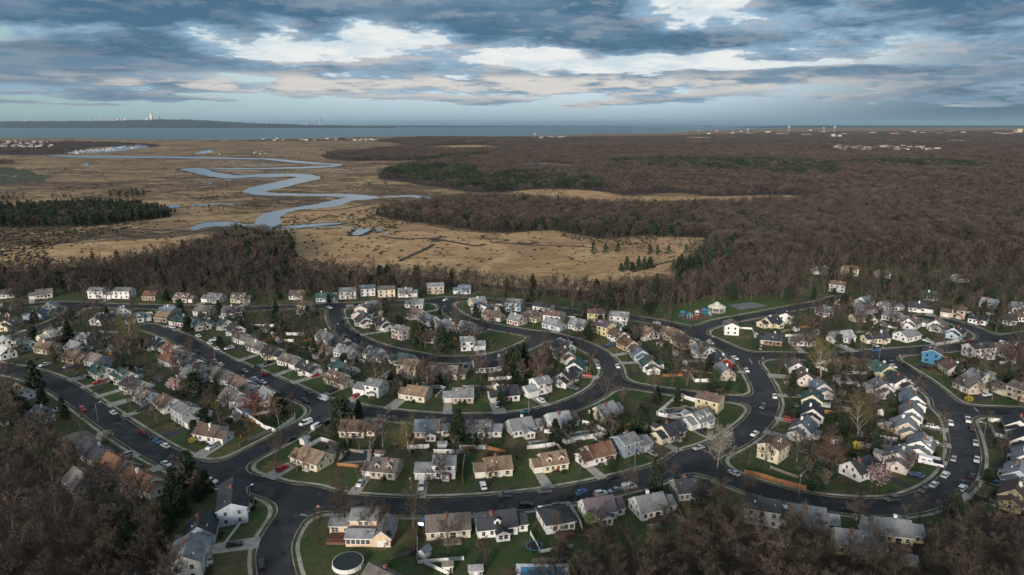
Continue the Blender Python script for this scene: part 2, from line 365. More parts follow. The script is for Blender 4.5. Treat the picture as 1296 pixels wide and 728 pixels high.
sheet('green_field', smooth_closed(gpoly([(485, 219), (540, 214), (600, 224), (560, 230), (520, 226)]), 3), M['field'], 0.09)

RIVERS = [
 [(240, 290), (250, 285), (262, 282), (285, 281), (305, 283), (320, 284), (325, 277), (334, 271), (352, 267), (372, 263.5), (395, 259.5), (412, 256), (428, 252.5), (437, 250.5), (425, 249.5), (380, 248.5), (345, 248), (324, 247), (310, 244.5), (308, 242), (320, 237), (343, 232), (360, 228.5), (374, 225.5), (370, 223.7), (345, 224.6), (320, 224.5), (300, 226), (285, 226), (262, 223), (245, 219), (228, 214.8), (245, 212.8), (262, 214.2), (268, 217), (285, 220), (302, 222.4), (330, 220.6), (370, 220), (392, 221), (405, 224), (404, 227), (392, 229.5), (375, 233.5), (354, 239), (337, 242.8), (360, 245), (400, 245.6), (440, 246), (468, 248), (482, 250), (470, 252.5), (450, 254), (440, 257), (426, 262), (395, 264.8), (378, 266), (364, 270), (354, 277), (357, 283), (348, 287), (344, 293), (336, 292), (324, 289), (300, 287.5), (280, 287), (262, 288), (248, 292)],
 [(262, 213.2), (324, 212.8), (385, 211.3), (422, 209.2), (400, 208.2), (370, 206), (340, 202.8), (324, 201.2), (345, 200.8), (375, 203.6), (405, 206.5), (431, 208), (431, 210), (400, 213), (324, 214.5), (285, 214.6)],
 [(65, 197), (150, 197.8), (215, 198.2), (324, 200.6), (324, 202), (215, 200.6), (150, 200.2), (90, 199.4)],
 [(355, 288), (380, 285), (418, 282.6), (432, 283.6), (400, 287), (378, 289)], [(445, 297), (453, 291), (468, 290.5), (466, 293.5), (455, 298)],
 [(247, 194.5), (262, 190), (270, 191.5), (258, 195)], [(84, 193.5), (130, 188.5), (158, 184), (175, 182.6), (188, 186), (165, 190), (125, 193.5)],
 [(107, 207.5), (111, 207), (114, 210), (109, 210.6)], [(480, 250), (500, 248.8), (520, 247.3), (545, 250), (552, 253.5), (535, 251.5), (515, 249.8), (498, 250.6)],
 [(190, 264), (215, 260), (227, 260.5), (226, 263), (200, 265)], [(236, 261), (262, 258.5), (300, 257.5), (262, 260.5)],
 [(650, 207), (692, 205.4), (696, 208), (660, 209.4)], [(530, 206.5), (560, 205.4), (575, 206.6), (545, 208)]]
for i, p in enumerate(RIVERS):
    g = smooth_closed(gpoly(p), 6); g = [q + Vector((rnd.uniform(-1, 1), rnd.uniform(-1, 1), 0)) * (.0016 * q.y) for q in g]
    cx = sum((q for q in g), Vector()) / len(g)
    # bank: outward offset
    area = sum(a.x * b.y - b.x * a.y for a, b in zip(g, g[1:] + g[:1])) / 2; sgn = 1 if area > 0 else -1
    off = []
    for j in range(len(g)):
        t = (g[(j + 1) % len(g)] - g[j - 1]); n = Vector((t.y, -t.x, 0)).normalized() * sgn
        w = 3.0 + 0.0042 * g[j].y * (0.4 + 1.1 * rnd.random())
        off.append(g[j] + n * w)
    if i in (0, 1, 2, 3, 4): sheet('river_bank', off, M['mud'], 0.16 + i * 0.01)
    sheet('river_water', g, M['river'], 0.45 + 0.01 * i)
def ribbon(pts, w, z, m, name, kind='structure'):
    mb = MB()
    for i in range(len(pts) - 1):
        a, b = Vector(pts[i]), Vector(pts[i + 1]); d = (b - a).normalized(); n = Vector((-d.y, d.x, 0)) * (w / 2)
        mb.poly([(*(a - n).xy, z), (*(b - n).xy, z), (*(b + n).xy, z), (*(a + n).xy, z)])
    o = mb.build(name, m); o['kind'] = kind; return o
def smooth_open(pts, n=6):
    P = [Vector(p) for p in pts]; P = [P[0] * 2 - P[1]] + P + [P[-1] * 2 - P[-2]]; out = []
    for i in range(1, len(P) - 2):
        p0, p1, p2, p3 = P[i - 1:i + 3]
        for s in range(n):
            t = s / n; out.append(0.5 * ((2 * p1) + (p2 - p0) * t + (2 * p0 - 5 * p1 + 4 * p2 - p3) * t * t + (3 * p1 - p0 - 3 * p2 + p3) * t ** 3))
    out.append(P[-2]); return out
for k, (c, w) in enumerate(([[(505, 331), (524, 322), (540, 315), (549, 309)], 5], [[(480, 299), (515, 303), (545, 302), (600, 311), (614, 309)], 6], [[(728, 251), (738, 248), (745, 246)], 8],
            [[(100, 292), (160, 290), (235, 293)], 7], [[(60, 311), (120, 302), (190, 298), (240, 293)], 6], [[(655, 307), (668, 309), (680, 306)], 5], [[(560, 300), (548, 303), (556, 306)], 8],
            [[(0, 228), (60, 236), (140, 232), (230, 222)], 7], [[(240, 252), (300, 249), (380, 252), (420, 249)], 8], [[(330, 268), (420, 266), (470, 258)], 7], [[(350, 234), (420, 232), (520, 236)], 7], [[(880, 334), (850, 331), (800, 345)], 3])):
    ribbon(smooth_open(gpoly(c)), w, 0.22 + k * 0.004, M['mud'], 'marsh_creek')

# winding creeks all over the marsh: dark mud with a thread of water in the wider ones
rc = random.Random(21)
for i in range(74):
    px, py = rc.uniform(-20, 640), rc.uniform(186, 335); g = G(px, py)
    if any(inside(g, w) for w in WG.values()) or (py > 262 and (rc.random() < .8 or py > 300)): continue
    a = rc.uniform(0, 6.28); pts = [g]; st = 9 + g.y * .014
    for k in range(rc.randint(6, 16)):
        a += rc.gauss(0, .75); g = g + Vector((math.cos(a) * 1.5, math.sin(a), 0)) * st; 
        if any(inside(g, w) for w in WG.values()): break
        pts.append(g)
    if len(pts) > 3: ribbon(smooth_open(pts, 4), rc.uniform(2.0, 3.5) + g.y * .0012, 0.26 + i * .0015, M['mud'] if rc.random() < .8 else M['river'], 'marsh_creek')
# ------------------------------------------------------------------ roads
ROADS = {
 'lower': (5.0, [(-90, 455), (-40, 461), (0, 467), (40, 475), (75, 489), (100, 505), (125, 523), (150, 541), (185, 564), (210, 578), (240, 592), (270, 602), (300, 609), (330, 616), (360, 625), (400, 633.5), (444, 638.5), (499, 642), (549, 642.5), (606, 640), (648, 636.5), (692, 631.5), (742, 623), (790, 612), (830, 601), (865, 588), (895, 574), (925, 560), (946, 546), (960, 533), (968, 518), (969, 503), (966, 490), (958, 476), (949, 463), (938, 451), (920, 441), (900, 432), (884, 425), (872, 418)]),
 'south': (4.7, [(880, 583), (905, 597), (930, 609), (962, 620), (1000, 630), (1040, 638), (1080, 642), (1110, 643), (1140, 641.5), (1165, 636), (1190, 625), (1208, 611), (1218, 595), (1222, 575), (1219, 553), (1213, 534), (1203, 517), (1187, 500), (1166, 483), (1146, 470), (1128, 459), (1110, 450)]),
 'cross': (4.7, [(940, 452), (980, 451), (1040, 452), (1100, 450), (1140, 446), (1180, 443), (1216, 439.5), (1250, 434), (1296, 426), (1360, 417)]),
 'branch': (4.2, [(1256, 431), (1240, 421), (1222, 413.5), (1200, 407), (1170, 402)]),
 'east': (4.6, [(1208, 520), (1235, 521), (1296, 523), (1380, 526)]),
 'bottom': (4.7, [(384, 632), (374, 647), (364, 661), (353, 679), (347, 697), (348, 715), (352, 735), (362, 770)]),
 'link': (4.5, [(283, 597), (305, 583), (335, 567), (365, 551), (392, 536), (412, 522), (425, 516)]),
 'diagonal': (4.7, [(185, 414), (205, 420), (230, 430), (252, 442), (275, 455), (300, 466), (330, 478.5), (360, 491), (390, 505), (412, 514), (435, 518), (470, 523), (520, 529), (560, 531.5), (600, 532), (640, 530.5), (680, 525), (718, 515), (748, 502), (767, 488), (775, 474), (770, 460), (760, 450), (743, 440), (722, 432), (700, 427), (680, 424), (650, 419), (612, 412), (588, 405), (572, 396), (564, 388), (562, 380)]),
 'inner': (4.4, [(424, 388), (425, 402), (431, 415), (445, 426), (468, 437), (495, 445), (520, 450), (548, 455), (575, 456), (605, 455), (636, 450), (662, 440), (690, 426)]),
 'top': (4.4, [(-60, 396), (0, 391), (62, 385), (100, 386), (150, 388), (190, 389), (240, 390), (300, 391.5), (330, 391), (370, 389), (420, 387.5), (460, 386), (500, 384), (540, 382), (570, 380), (620, 381), (680, 389), (740, 397), (790, 402), (830, 408), (855, 413), (874, 420), (908, 409), (939, 403), (970, 397), (1000, 391), (1040, 384), (1060, 378)]),
 'westlane': (4.0, [(-30, 439), (0, 432), (30, 424), (58, 413), (85, 400), (100, 388)]),
 'path': (2.9, [(775, 484), (800, 489), (830, 494), (870, 499.5), (910, 504.5), (960, 509)]),
}
ROADG = {k: (w, smooth_open(gpoly(p), 5)) for k, (w, p) in ROADS.items()}
GX0, GX1, GY0, GY1 = -430.0, 470.0, 120.0, 640.0
NX, NY = int(GX1 - GX0) + 1, int(GY1 - GY0) + 1
gx = np.linspace(GX0, GX1, NX); gy = np.linspace(GY0, GY1, NY)
SD = np.full((NX, NY), 200.0)
for k, (w, pts) in ROADG.items():
    f = np.full((NX, NY), 200.0)
    for a, b in zip(pts[:-1], pts[1:]):
        x0, x1 = min(a.x, b.x) - 45, max(a.x, b.x) + 45; y0, y1 = min(a.y, b.y) - 45, max(a.y, b.y) + 45
        i0, i1 = max(0, int(x0 - GX0)), min(NX, int(x1 - GX0) + 2); j0, j1 = max(0, int(y0 - GY0)), min(NY, int(y1 - GY0) + 2)
        if i0 >= i1 or j0 >= j1: continue
        X, Y = np.meshgrid(gx[i0:i1], gy[j0:j1], indexing='ij')
        d = b - a; L2 = max(d.x ** 2 + d.y ** 2, 1e-6)
        t = np.clip(((X - a.x) * d.x + (Y - a.y) * d.y) / L2, 0, 1)
        q = np.hypot(X - a.x - t * d.x, Y - a.y - t * d.y) - w
        f[i0:i1, j0:j1] = np.minimum(f[i0:i1, j0:j1], q)
    K = 9.0
    h = np.maximum(K - np.abs(SD - f), 0) / K
    SD = np.minimum(SD, f) - h * h * K * 0.25
def sd_at(x, y):
    u = min(max(x - GX0, 0), NX - 1.001); v = min(max(y - GY0, 0), NY - 1.001); i, j = int(u), int(v); u -= i; v -= j
    return (SD[i, j] * (1 - u) + SD[i + 1, j] * u) * (1 - v) + (SD[i, j + 1] * (1 - u) + SD[i + 1, j + 1] * u) * v
def sd_grad(x, y, e=2.0):
    return Vector((sd_at(x + e, y) - sd_at(x - e, y), sd_at(x, y + e) - sd_at(x, y - e), 0))

HOOD = gpoly([(-140, 384), (-120, 374), (0, 371), (100, 366), (200, 362), (300, 368), (400, 368), (500, 362), (600, 363), (690, 374), (730, 380), (800, 388), (868, 384), (900, 374), (1006, 372), (1020, 338), (1120, 334), (1296, 338), (1450, 338)]) + [Vector((330, 100, 0)), Vector((-260, 100, 0))]
XX, YY = np.meshgrid(gx, gy, indexing='ij')
IN = inside_np(XX, YY, HOOD)
def isoband(name, lo, hi, z, m, skirt=None):
    mb = MB()
    c = SD; cmin = np.minimum(np.minimum(c[:-1, :-1], c[1:, :-1]), np.minimum(c[:-1, 1:], c[1:, 1:])); cmax = np.maximum(np.maximum(c[:-1, :-1], c[1:, :-1]), np.maximum(c[:-1, 1:], c[1:, 1:]))
    sel = (cmax > lo) & (cmin < hi)
    full = (cmin >= lo) & (cmax <= hi)
    for i, j in zip(*np.nonzero(sel & ~full)):
        P = [(gx[i], gy[j], c[i, j]), (gx[i + 1], gy[j], c[i + 1, j]), (gx[i + 1], gy[j + 1], c[i + 1, j + 1]), (gx[i], gy[j + 1], c[i, j + 1])]
        for tri in ((P[0], P[1], P[2]), (P[0], P[2], P[3])):
            poly = list(tri)
            for lim, s in ((lo, 1), (hi, -1)):
                out = []
                for a, b in zip(poly, poly[1:] + poly[:1]):
                    da, db = (a[2] - lim) * s, (b[2] - lim) * s
                    if da >= 0: out.append(a)
                    if (da > 0) != (db > 0) and da != db:
                        t = da / (da - db); out.append(tuple(a[q] + (b[q] - a[q]) * t for q in range(3)))
                poly = out
                if len(poly) < 3: break
            if len(poly) >= 3: mb.poly([(p[0], p[1], z) for p in poly])
    # merge full cells into runs along y
    for i in range(NX - 1):
        col = full[i]; j = 0; idx = np.nonzero(col)[0]
        if len(idx) == 0: continue
        runs = np.split(idx, np.nonzero(np.diff(idx) != 1)[0] + 1)
        for r_ in runs: mb.poly([(gx[i], gy[r_[0]], z), (gx[i + 1], gy[r_[0]], z), (gx[i + 1], gy[r_[-1] + 1], z), (gx[i], gy[r_[-1] + 1], z)])
    o = mb.build(name, m); o['kind'] = 'structure'; return o
isoband('road', -50, 0.0, 0.30, M['asphalt'])
isoband('kerb', 0.0, 0.32, 0.43, M['kerb'])
isoband('verge_grass', 0.32, 1.25, 0.41, M['lawn'])
isoband('pavement', 1.25, 2.40, 0.43, M['walk'])
LAWNZ = 0.41
_SD = SD.copy(); SD = np.where(IN, SD, -5.0); isoband('lawn', 2.40, 500, LAWNZ, M['lawn']); SD = _SD
# ------------------------------------------------------------------ houses
def siding(name, c):
    m = bpy.data.materials.new(name); m.use_nodes = True; nt = m.node_tree; b = nt.nodes['Principled BSDF']
    b.inputs['Roughness'].default_value = 0.7; b.inputs['Specular IOR Level'].default_value = 0.25
    tc = nt.nodes.new('ShaderNodeTexCoord'); wv = nt.nodes.new('ShaderNodeTexWave'); wv.bands_direction = 'Z'; wv.inputs['Scale'].default_value = 1.6; wv.wave_profile = 'SAW'
    no = nt.nodes.new('ShaderNodeTexNoise'); no.inputs['Scale'].default_value = 0.5; no.inputs['Detail'].default_value = 5
    nt.links.new(tc.outputs['Object'], wv.inputs[0]); nt.links.new(tc.outputs['Object'], no.inputs[0])
    mx = nt.nodes.new('ShaderNodeMix'); mx.data_type = 'RGBA'; mx.inputs[6].default_value = (*c, 1); mx.inputs[7].default_value = (*[q * 0.72 for q in c], 1)
    mm = nt.nodes.new('ShaderNodeMath'); mm.operation = 'MULTIPLY'; mm.inputs[1].default_value = 0.35; nt.links.new(wv.outputs[1], mm.inputs[0])
    ma = nt.nodes.new('ShaderNodeMapRange'); ma.inputs[1].default_value = 0.42; ma.inputs[2].default_value = 0.75; nt.links.new(no.outputs[0], ma.inputs[0])
    ad = nt.nodes.new('ShaderNodeMath'); ad.operation = 'ADD'; ad.use_clamp = True; nt.links.new(mm.outputs[0], ad.inputs[0]); nt.links.new(ma.outputs[0], ad.inputs[1])
    nt.links.new(ad.outputs[0], mx.inputs[0]); nt.links.new(mx.outputs[2], b.inputs['Base Color'])
    return m
def shingle(name, c):
    m = bpy.data.materials.new(name); m.use_nodes = True; nt = m.node_tree; b = nt.nodes['Principled BSDF']
    b.inputs['Roughness'].default_value = 0.85; b.inputs['Specular IOR Level'].default_value = 0.2
    tc = nt.nodes.new('ShaderNodeTexCoord'); cur = None
    base = nt.nodes.new('ShaderNodeRGB'); base.outputs[0].default_value = (*c, 1); cur = base.outputs[0]
    for sc, det, lo, hi, k, st in ((0.35, 5, 0.45, 0.62, 0.70, (1, 1, 1)), (3.0, 3, 0.40, 0.70, 0.66, (0.6, 1, 1)), (1.2, 4, 0.50, 0.70, 1.35, (3, .4, .4))):
        mp = nt.nodes.new('ShaderNodeMapping'); mp.inputs['Scale'].default_value = st
        no = nt.nodes.new('ShaderNodeTexNoise'); no.inputs['Scale'].default_value = sc; no.inputs['Detail'].default_value = det
        nt.links.new(tc.outputs['Object'], mp.inputs[0]); nt.links.new(mp.outputs[0], no.inputs[0])
        mr = nt.nodes.new('ShaderNodeMapRange'); mr.inputs[1].default_value = lo; mr.inputs[2].default_value = hi; nt.links.new(no.outputs[0], mr.inputs[0])
        hs = nt.nodes.new('ShaderNodeHueSaturation'); hs.inputs['Value'].default_value = k; nt.links.new(cur, hs.inputs['Color']); nt.links.new(mr.outputs[0], hs.inputs['Fac'])
        cur = hs.outputs[0]
    oi = nt.nodes.new('ShaderNodeObjectInfo'); r2 = nt.nodes.new('ShaderNodeMapRange'); r2.inputs[3].default_value = 0.8; r2.inputs[4].default_value = 1.2
    hs = nt.nodes.new('ShaderNodeHueSaturation'); nt.links.new(oi.outputs['Random'], r2.inputs[0]); nt.links.new(r2.outputs[0], hs.inputs['Value']); nt.links.new(cur, hs.inputs['Color'])
    nt.links.new(hs.outputs[0], b.inputs['Base Color'])
    return m
WALLC = {'w': ('white', (0.62, 0.62, 0.61)), 'c': ('cream', (0.56, 0.50, 0.37)), 'y': ('yellow', (0.50, 0.44, 0.25)), 't': ('tan', (0.40, 0.34, 0.27)), 'p': ('pinkish', (0.50, 0.435, 0.415)),
         'g': ('grey', (0.32, 0.33, 0.34)), 'b': ('pale blue', (0.36, 0.44, 0.52)), 'B': ('bright blue', (0.040, 0.145, 0.26)), 'R': ('red', (0.34, 0.035, 0.03)), 'n': ('brown', (0.20, 0.13, 0.09)), 'G': ('pale green', (0.40, 0.46, 0.38)), 'e': ('peach', (0.54, 0.41, 0.29)), 's': ('blue-grey', (0.17, 0.22, 0.26))}
ROOFC = {'g': ('grey', (0.195, 0.205, 0.218)), 'd': ('charcoal', (0.040, 0.044, 0.052)), 'b': ('brown', (0.120, 0.084, 0.068)), 't': ('tan', (0.175, 0.128, 0.088)), 'l': ('light grey', (0.28, 0.29, 0.31)),
         'k': ('grey-brown', (0.145, 0.128, 0.118)), 'o': ('orange-brown', (0.155, 0.088, 0.058)), 'e': ('green', (0.045, 0.085, 0.080)), 'u': ('blue-grey', (0.110, 0.142, 0.170)), 'p': ('purplish', (0.115, 0.098, 0.115)), 'w': ('pale', (0.42, 0.42, 0.40))}
WM = {k: siding('siding_' + v[0].replace(' ', '_').replace('-', '_'), v[1]) for k, v in WALLC.items()}
RM = {k: shingle('shingles_' + v[0].replace(' ', '_').replace('-', '_'), v[1]) for k, v in ROOFC.items()}
M['trim'] = mat('white_trim', (0.66, 0.66, 0.65), var=0.25, scale=1.5, rough=0.6)
M['glass'] = mat('window_glass', (0.018, 0.022, 0.028), rough=0.12, spec=0.5, var=0.4, scale=1.0, rand=0.3)
M['door_red'] = mat('front_door_red', (0.20, 0.03, 0.02), rough=0.5)
M['door_dark'] = mat('front_door_dark', (0.04, 0.04, 0.05), rough=0.5)
M['garage'] = mat('garage_door', (0.58, 0.57, 0.54), var=0.25, scale=2.0)
M['brick'] = mat('chimney_brick', (0.20, 0.09, 0.065), var=0.4, scale=3.0)
M['deckwood'] = mat('deck_boards', (0.14, 0.07, 0.045), var=0.4, scale=2.0, stretch=(0.3, 4, 1))
M['cedar'] = mat('cedar_fence', (0.33, 0.165, 0.075), var=0.45, scale=1.2)
M['greywood'] = mat('weathered_fence', (0.21, 0.185, 0.155), var=0.45, scale=1.2)
M['vinyl'] = mat('vinyl_fence', (0.64, 0.64, 0.63), var=0.22, scale=0.7)
M['steelv'] = mat('vent_metal', (0.16, 0.16, 0.17))
M['patio'] = mat('patio_slab', (0.30, 0.27, 0.24), var=0.4, scale=1.0)

def quad_mesh(name, w, h, d, m, mi=None):
    mb = MB(); mb.box(-w / 2, w / 2, -d, 0, 0, h); return mb.mesh(name, m)
WIN = {}
def win_mesh(w, h):
    k = (w, h)
    if k not in WIN:
        fr = MB(); t = 0.10
        for (a, b, c, d) in ((-w / 2 - t, w / 2 + t, -t, 0), (-w / 2 - t, w / 2 + t, h, h + t), (-w / 2 - t, -w / 2, 0, h), (w / 2, w / 2 + t, 0, h), (-w / 2, w / 2, h / 2 - .03, h / 2 + .03)):
            fr.box(a, b, -0.07, 0, c, d)
        WIN[k] = (quad_mesh('window_pane', w, h, 0.04, M['glass']), fr.mesh('window_frame', M['trim']))
    return WIN[k]
GARAGE = quad_mesh('garage_door', 2.7, 2.1, 0.06, M['garage'])
DOORS = [quad_mesh('door', 1.0, 2.05, 0.07, m) for m in (M['door_red'], M['door_dark'], M['trim'])]
SIDE = {'f': (0.0, lambda b: (b['x0'], b['x1'], b['y0'])), }
def opening(root, b, side, u, z, w, h, near, kind='window'):
    """u: 0..1 along the wall of block b; side f(ront, -y) b(ack, +y) l(-x) r(+x)"""
    e = 0.012
    if side == 'f': p = (b['x0'] + (b['x1'] - b['x0']) * u, b['y0'] - e, z); rz = 0
    elif side == 'b': p = (b['x0'] + (b['x1'] - b['x0']) * u, b['y1'] + e, z); rz = math.pi
    elif side == 'r': p = (b['x1'] + e, b['y0'] + (b['y1'] - b['y0']) * u, z); rz = math.pi / 2
    else: p = (b['x0'] - e, b['y0'] + (b['y1'] - b['y0']) * u, z); rz = -math.pi / 2
    if kind == 'window':
        a, f = win_mesh(w, h); o = new_obj('window', a, root, p, rz)
        if near: new_obj('window_frame', f, o)
    elif kind == 'door': o = new_obj('door', DOORS[int(w)], root, p, rz)
    else: o = new_obj('garage_door', GARAGE, root, p, rz)
    return o
def block(root, x0, x1, y0, y1, h, rh, wm, rm, ridge='x', oh=0.45, hip=False, z0=0.0, names=('wall', 'roof')):
    b = dict(x0=x0, x1=x1, y0=y0, y1=y1, h=h, rh=rh)
    w = MB()
    if ridge == 'x' and not hip:
        ym = (y0 + y1) / 2
        pl = [(x0, y0, z0), (x0, y1, z0), (x0, y1, h), (x0, ym, h + rh), (x0, y0, h)]; pr = [(x1, p[1], p[2]) for p in pl]
        w.poly(pl[::-1][::-1]); w.poly(pr[::-1]); w.poly([pl[0], pl[4], pr[4], pr[0]][::-1]); w.poly([pl[1], pr[1], pr[2], pl[2]][::-1])
    elif not hip:
        xm = (x0 + x1) / 2
        pl = [(x0, y0, z0), (x1, y0, z0), (x1, y0, h), (xm, y0, h + rh), (x0, y0, h)]; pr = [(p[0], y1, p[2]) for p in pl]
        w.poly(pl); w.poly(pr[::-1]); w.poly([pl[0], pr[0], pr[4], pl[4]][::-1][::-1]); w.poly([pl[1], pr[1], pr[2], pl[2]])
    else:
        w.box(x0, x1, y0, y1, z0, h)
    w.build(names[0], wm, root)
    r = MB(); t = 0.16; up = 0.03
    if hip:
        k = min((x1 - x0), (y1 - y0)) / 2; ym, xm = (y0 + y1) / 2, (x0 + x1) / 2
        X0, X1, Y0, Y1 = x0 - oh, x1 + oh, y0 - oh, y1 + oh
        if (x1 - x0) >= (y1 - y0): a, c = (X0 + k + oh, ym, h + rh), (X1 - k - oh, ym, h + rh)
        else: a, c = (xm, Y0 + k + oh, h + rh), (xm, Y1 - k - oh, h + rh)
        z = h + 0.01; E = [(X0, Y0, z), (X1, Y0, z), (X1, Y1, z), (X0, Y1, z)]; F = [(p[0], p[1], z + t) for p in E]
        a = (a[0], a[1], a[2] + t); c = (c[0], c[1], c[2] + t)
        if (x1 - x0) >= (y1 - y0):
            r.poly([F[0], F[1], c, a]); r.poly([F[1], F[2], c]); r.poly([F[2], F[3], a, c]); r.poly([F[3], F[0], a])
        else:
            r.poly([F[0], F[1], a]); r.poly([F[1], F[2], c, a]); r.poly([F[2], F[3], c]); r.poly([F[3], F[0], a, c])
        r.poly(E[::-1])
        for i in range(4): r.poly([E[i], E[(i + 1) % 4], F[(i + 1) % 4], F[i]], 1)
    else:
        def slab(A, B, C, D):   # eave A-B, ridge C-D (lower faces), thickness t upwards; edges are white trim
            T = [(p[0], p[1], p[2] + t) for p in (A, B, C, D)]
            r.poly(T); r.poly([A, B, C, D][::-1], 1)
            r.poly([A, B, T[1], T[0]], 1); r.poly([B, C, T[2], T[1]], 1); r.poly([D, A, T[0], T[3]], 1)
        if ridge == 'x':
            ym = (y0 + y1) / 2; hd = (y1 - y0) / 2; dz = rh * oh / hd; g = 0.35
            slab((x0 - g, y0 - oh, h - dz + up), (x1 + g, y0 - oh, h - dz + up), (x1 + g, ym, h + rh + up), (x0 - g, ym, h + rh + up))
            slab((x1 + g, y1 + oh, h - dz + up), (x0 - g, y1 + oh, h - dz + up), (x0 - g, ym, h + rh + up), (x1 + g, ym, h + rh + up))
        else:
            xm = (x0 + x1) / 2; hd = (x1 - x0) / 2; dz = rh * oh / hd; g = 0.35
            slab((x0 - oh, y1 + g, h - dz + up), (x0 - oh, y0 - g, h - dz + up), (xm, y0 - g, h + rh + up), (xm, y1 + g, h + rh + up))
            slab((x1 + oh, y0 - g, h - dz + up), (x1 + oh, y1 + g, h - dz + up), (xm, y1 + g, h + rh + up), (xm, y0 - g, h + rh + up))
    r.build(names[1], [rm, M['trim']], root)
    return b
def chimney(root, x, y, z0, z1, m):
    c = MB(); c.box(x - .4, x + .4, y - .4, y + .4, z0, z1); c.box(x - .48, x + .48, y - .48, y + .48, z1, z1 + .15); c.build('chimney', m, root)
def dormer(root, x, wall_y, zb, wm, rm, front=-1, w=1.9, depth=2.6, near=True):
    y0, y1 = (wall_y, wall_y + depth) if front < 0 else (wall_y - depth, wall_y)
    d = MB(); hw = w / 2; h = 1.45; rh = 0.75
    yf = wall_y
    b = {'x0': x - hw, 'x1': x + hw, 'y0': y0, 'y1': y1}
    d.poly([(x - hw, y0, zb), (x + hw, y0, zb), (x + hw, y0, zb + h), (x, y0, zb + h + rh), (x - hw, y0, zb + h)])
    d.poly([(x - hw, y1, zb), (x + hw, y1, zb), (x + hw, y1, zb + h), (x, y1, zb + h + rh), (x - hw, y1, zb + h)][::-1])
    d.poly([(x - hw, y0, zb), (x - hw, y0, zb + h), (x - hw, y1, zb + h), (x - hw, y1, zb)]); d.poly([(x + hw, y0, zb), (x + hw, y1, zb), (x + hw, y1, zb + h), (x + hw, y0, zb + h)])
    o = d.build('dormer', wm, root)
    r = MB(); e = 0.2
    for s in (-1, 1):
        A = [(x + s * (hw + e), y0 - e, zb + h - .12), (x + s * (hw + e), y1 + e, zb + h - .12), (x, y1 + e, zb + h + rh + .05), (x, y0 - e, zb + h + rh + .05)]
        if s < 0: A = A[::-1]
        T = [(p[0], p[1], p[2] + .12) for p in A]
        r.poly(T); r.poly(A[::-1], 1)
        for i in range(4): r.poly([A[i], A[(i + 1) % 4], T[(i + 1) % 4], T[i]], 1)
    r.build('dormer_roof', [rm, M['trim']], o)
    a, f = win_mesh(0.9, 1.0); w_ = new_obj('dormer_window', a, o, (x, (y0 - .012) if front < 0 else (y1 + .012), zb + .3), 0 if front < 0 else math.pi)
    return o

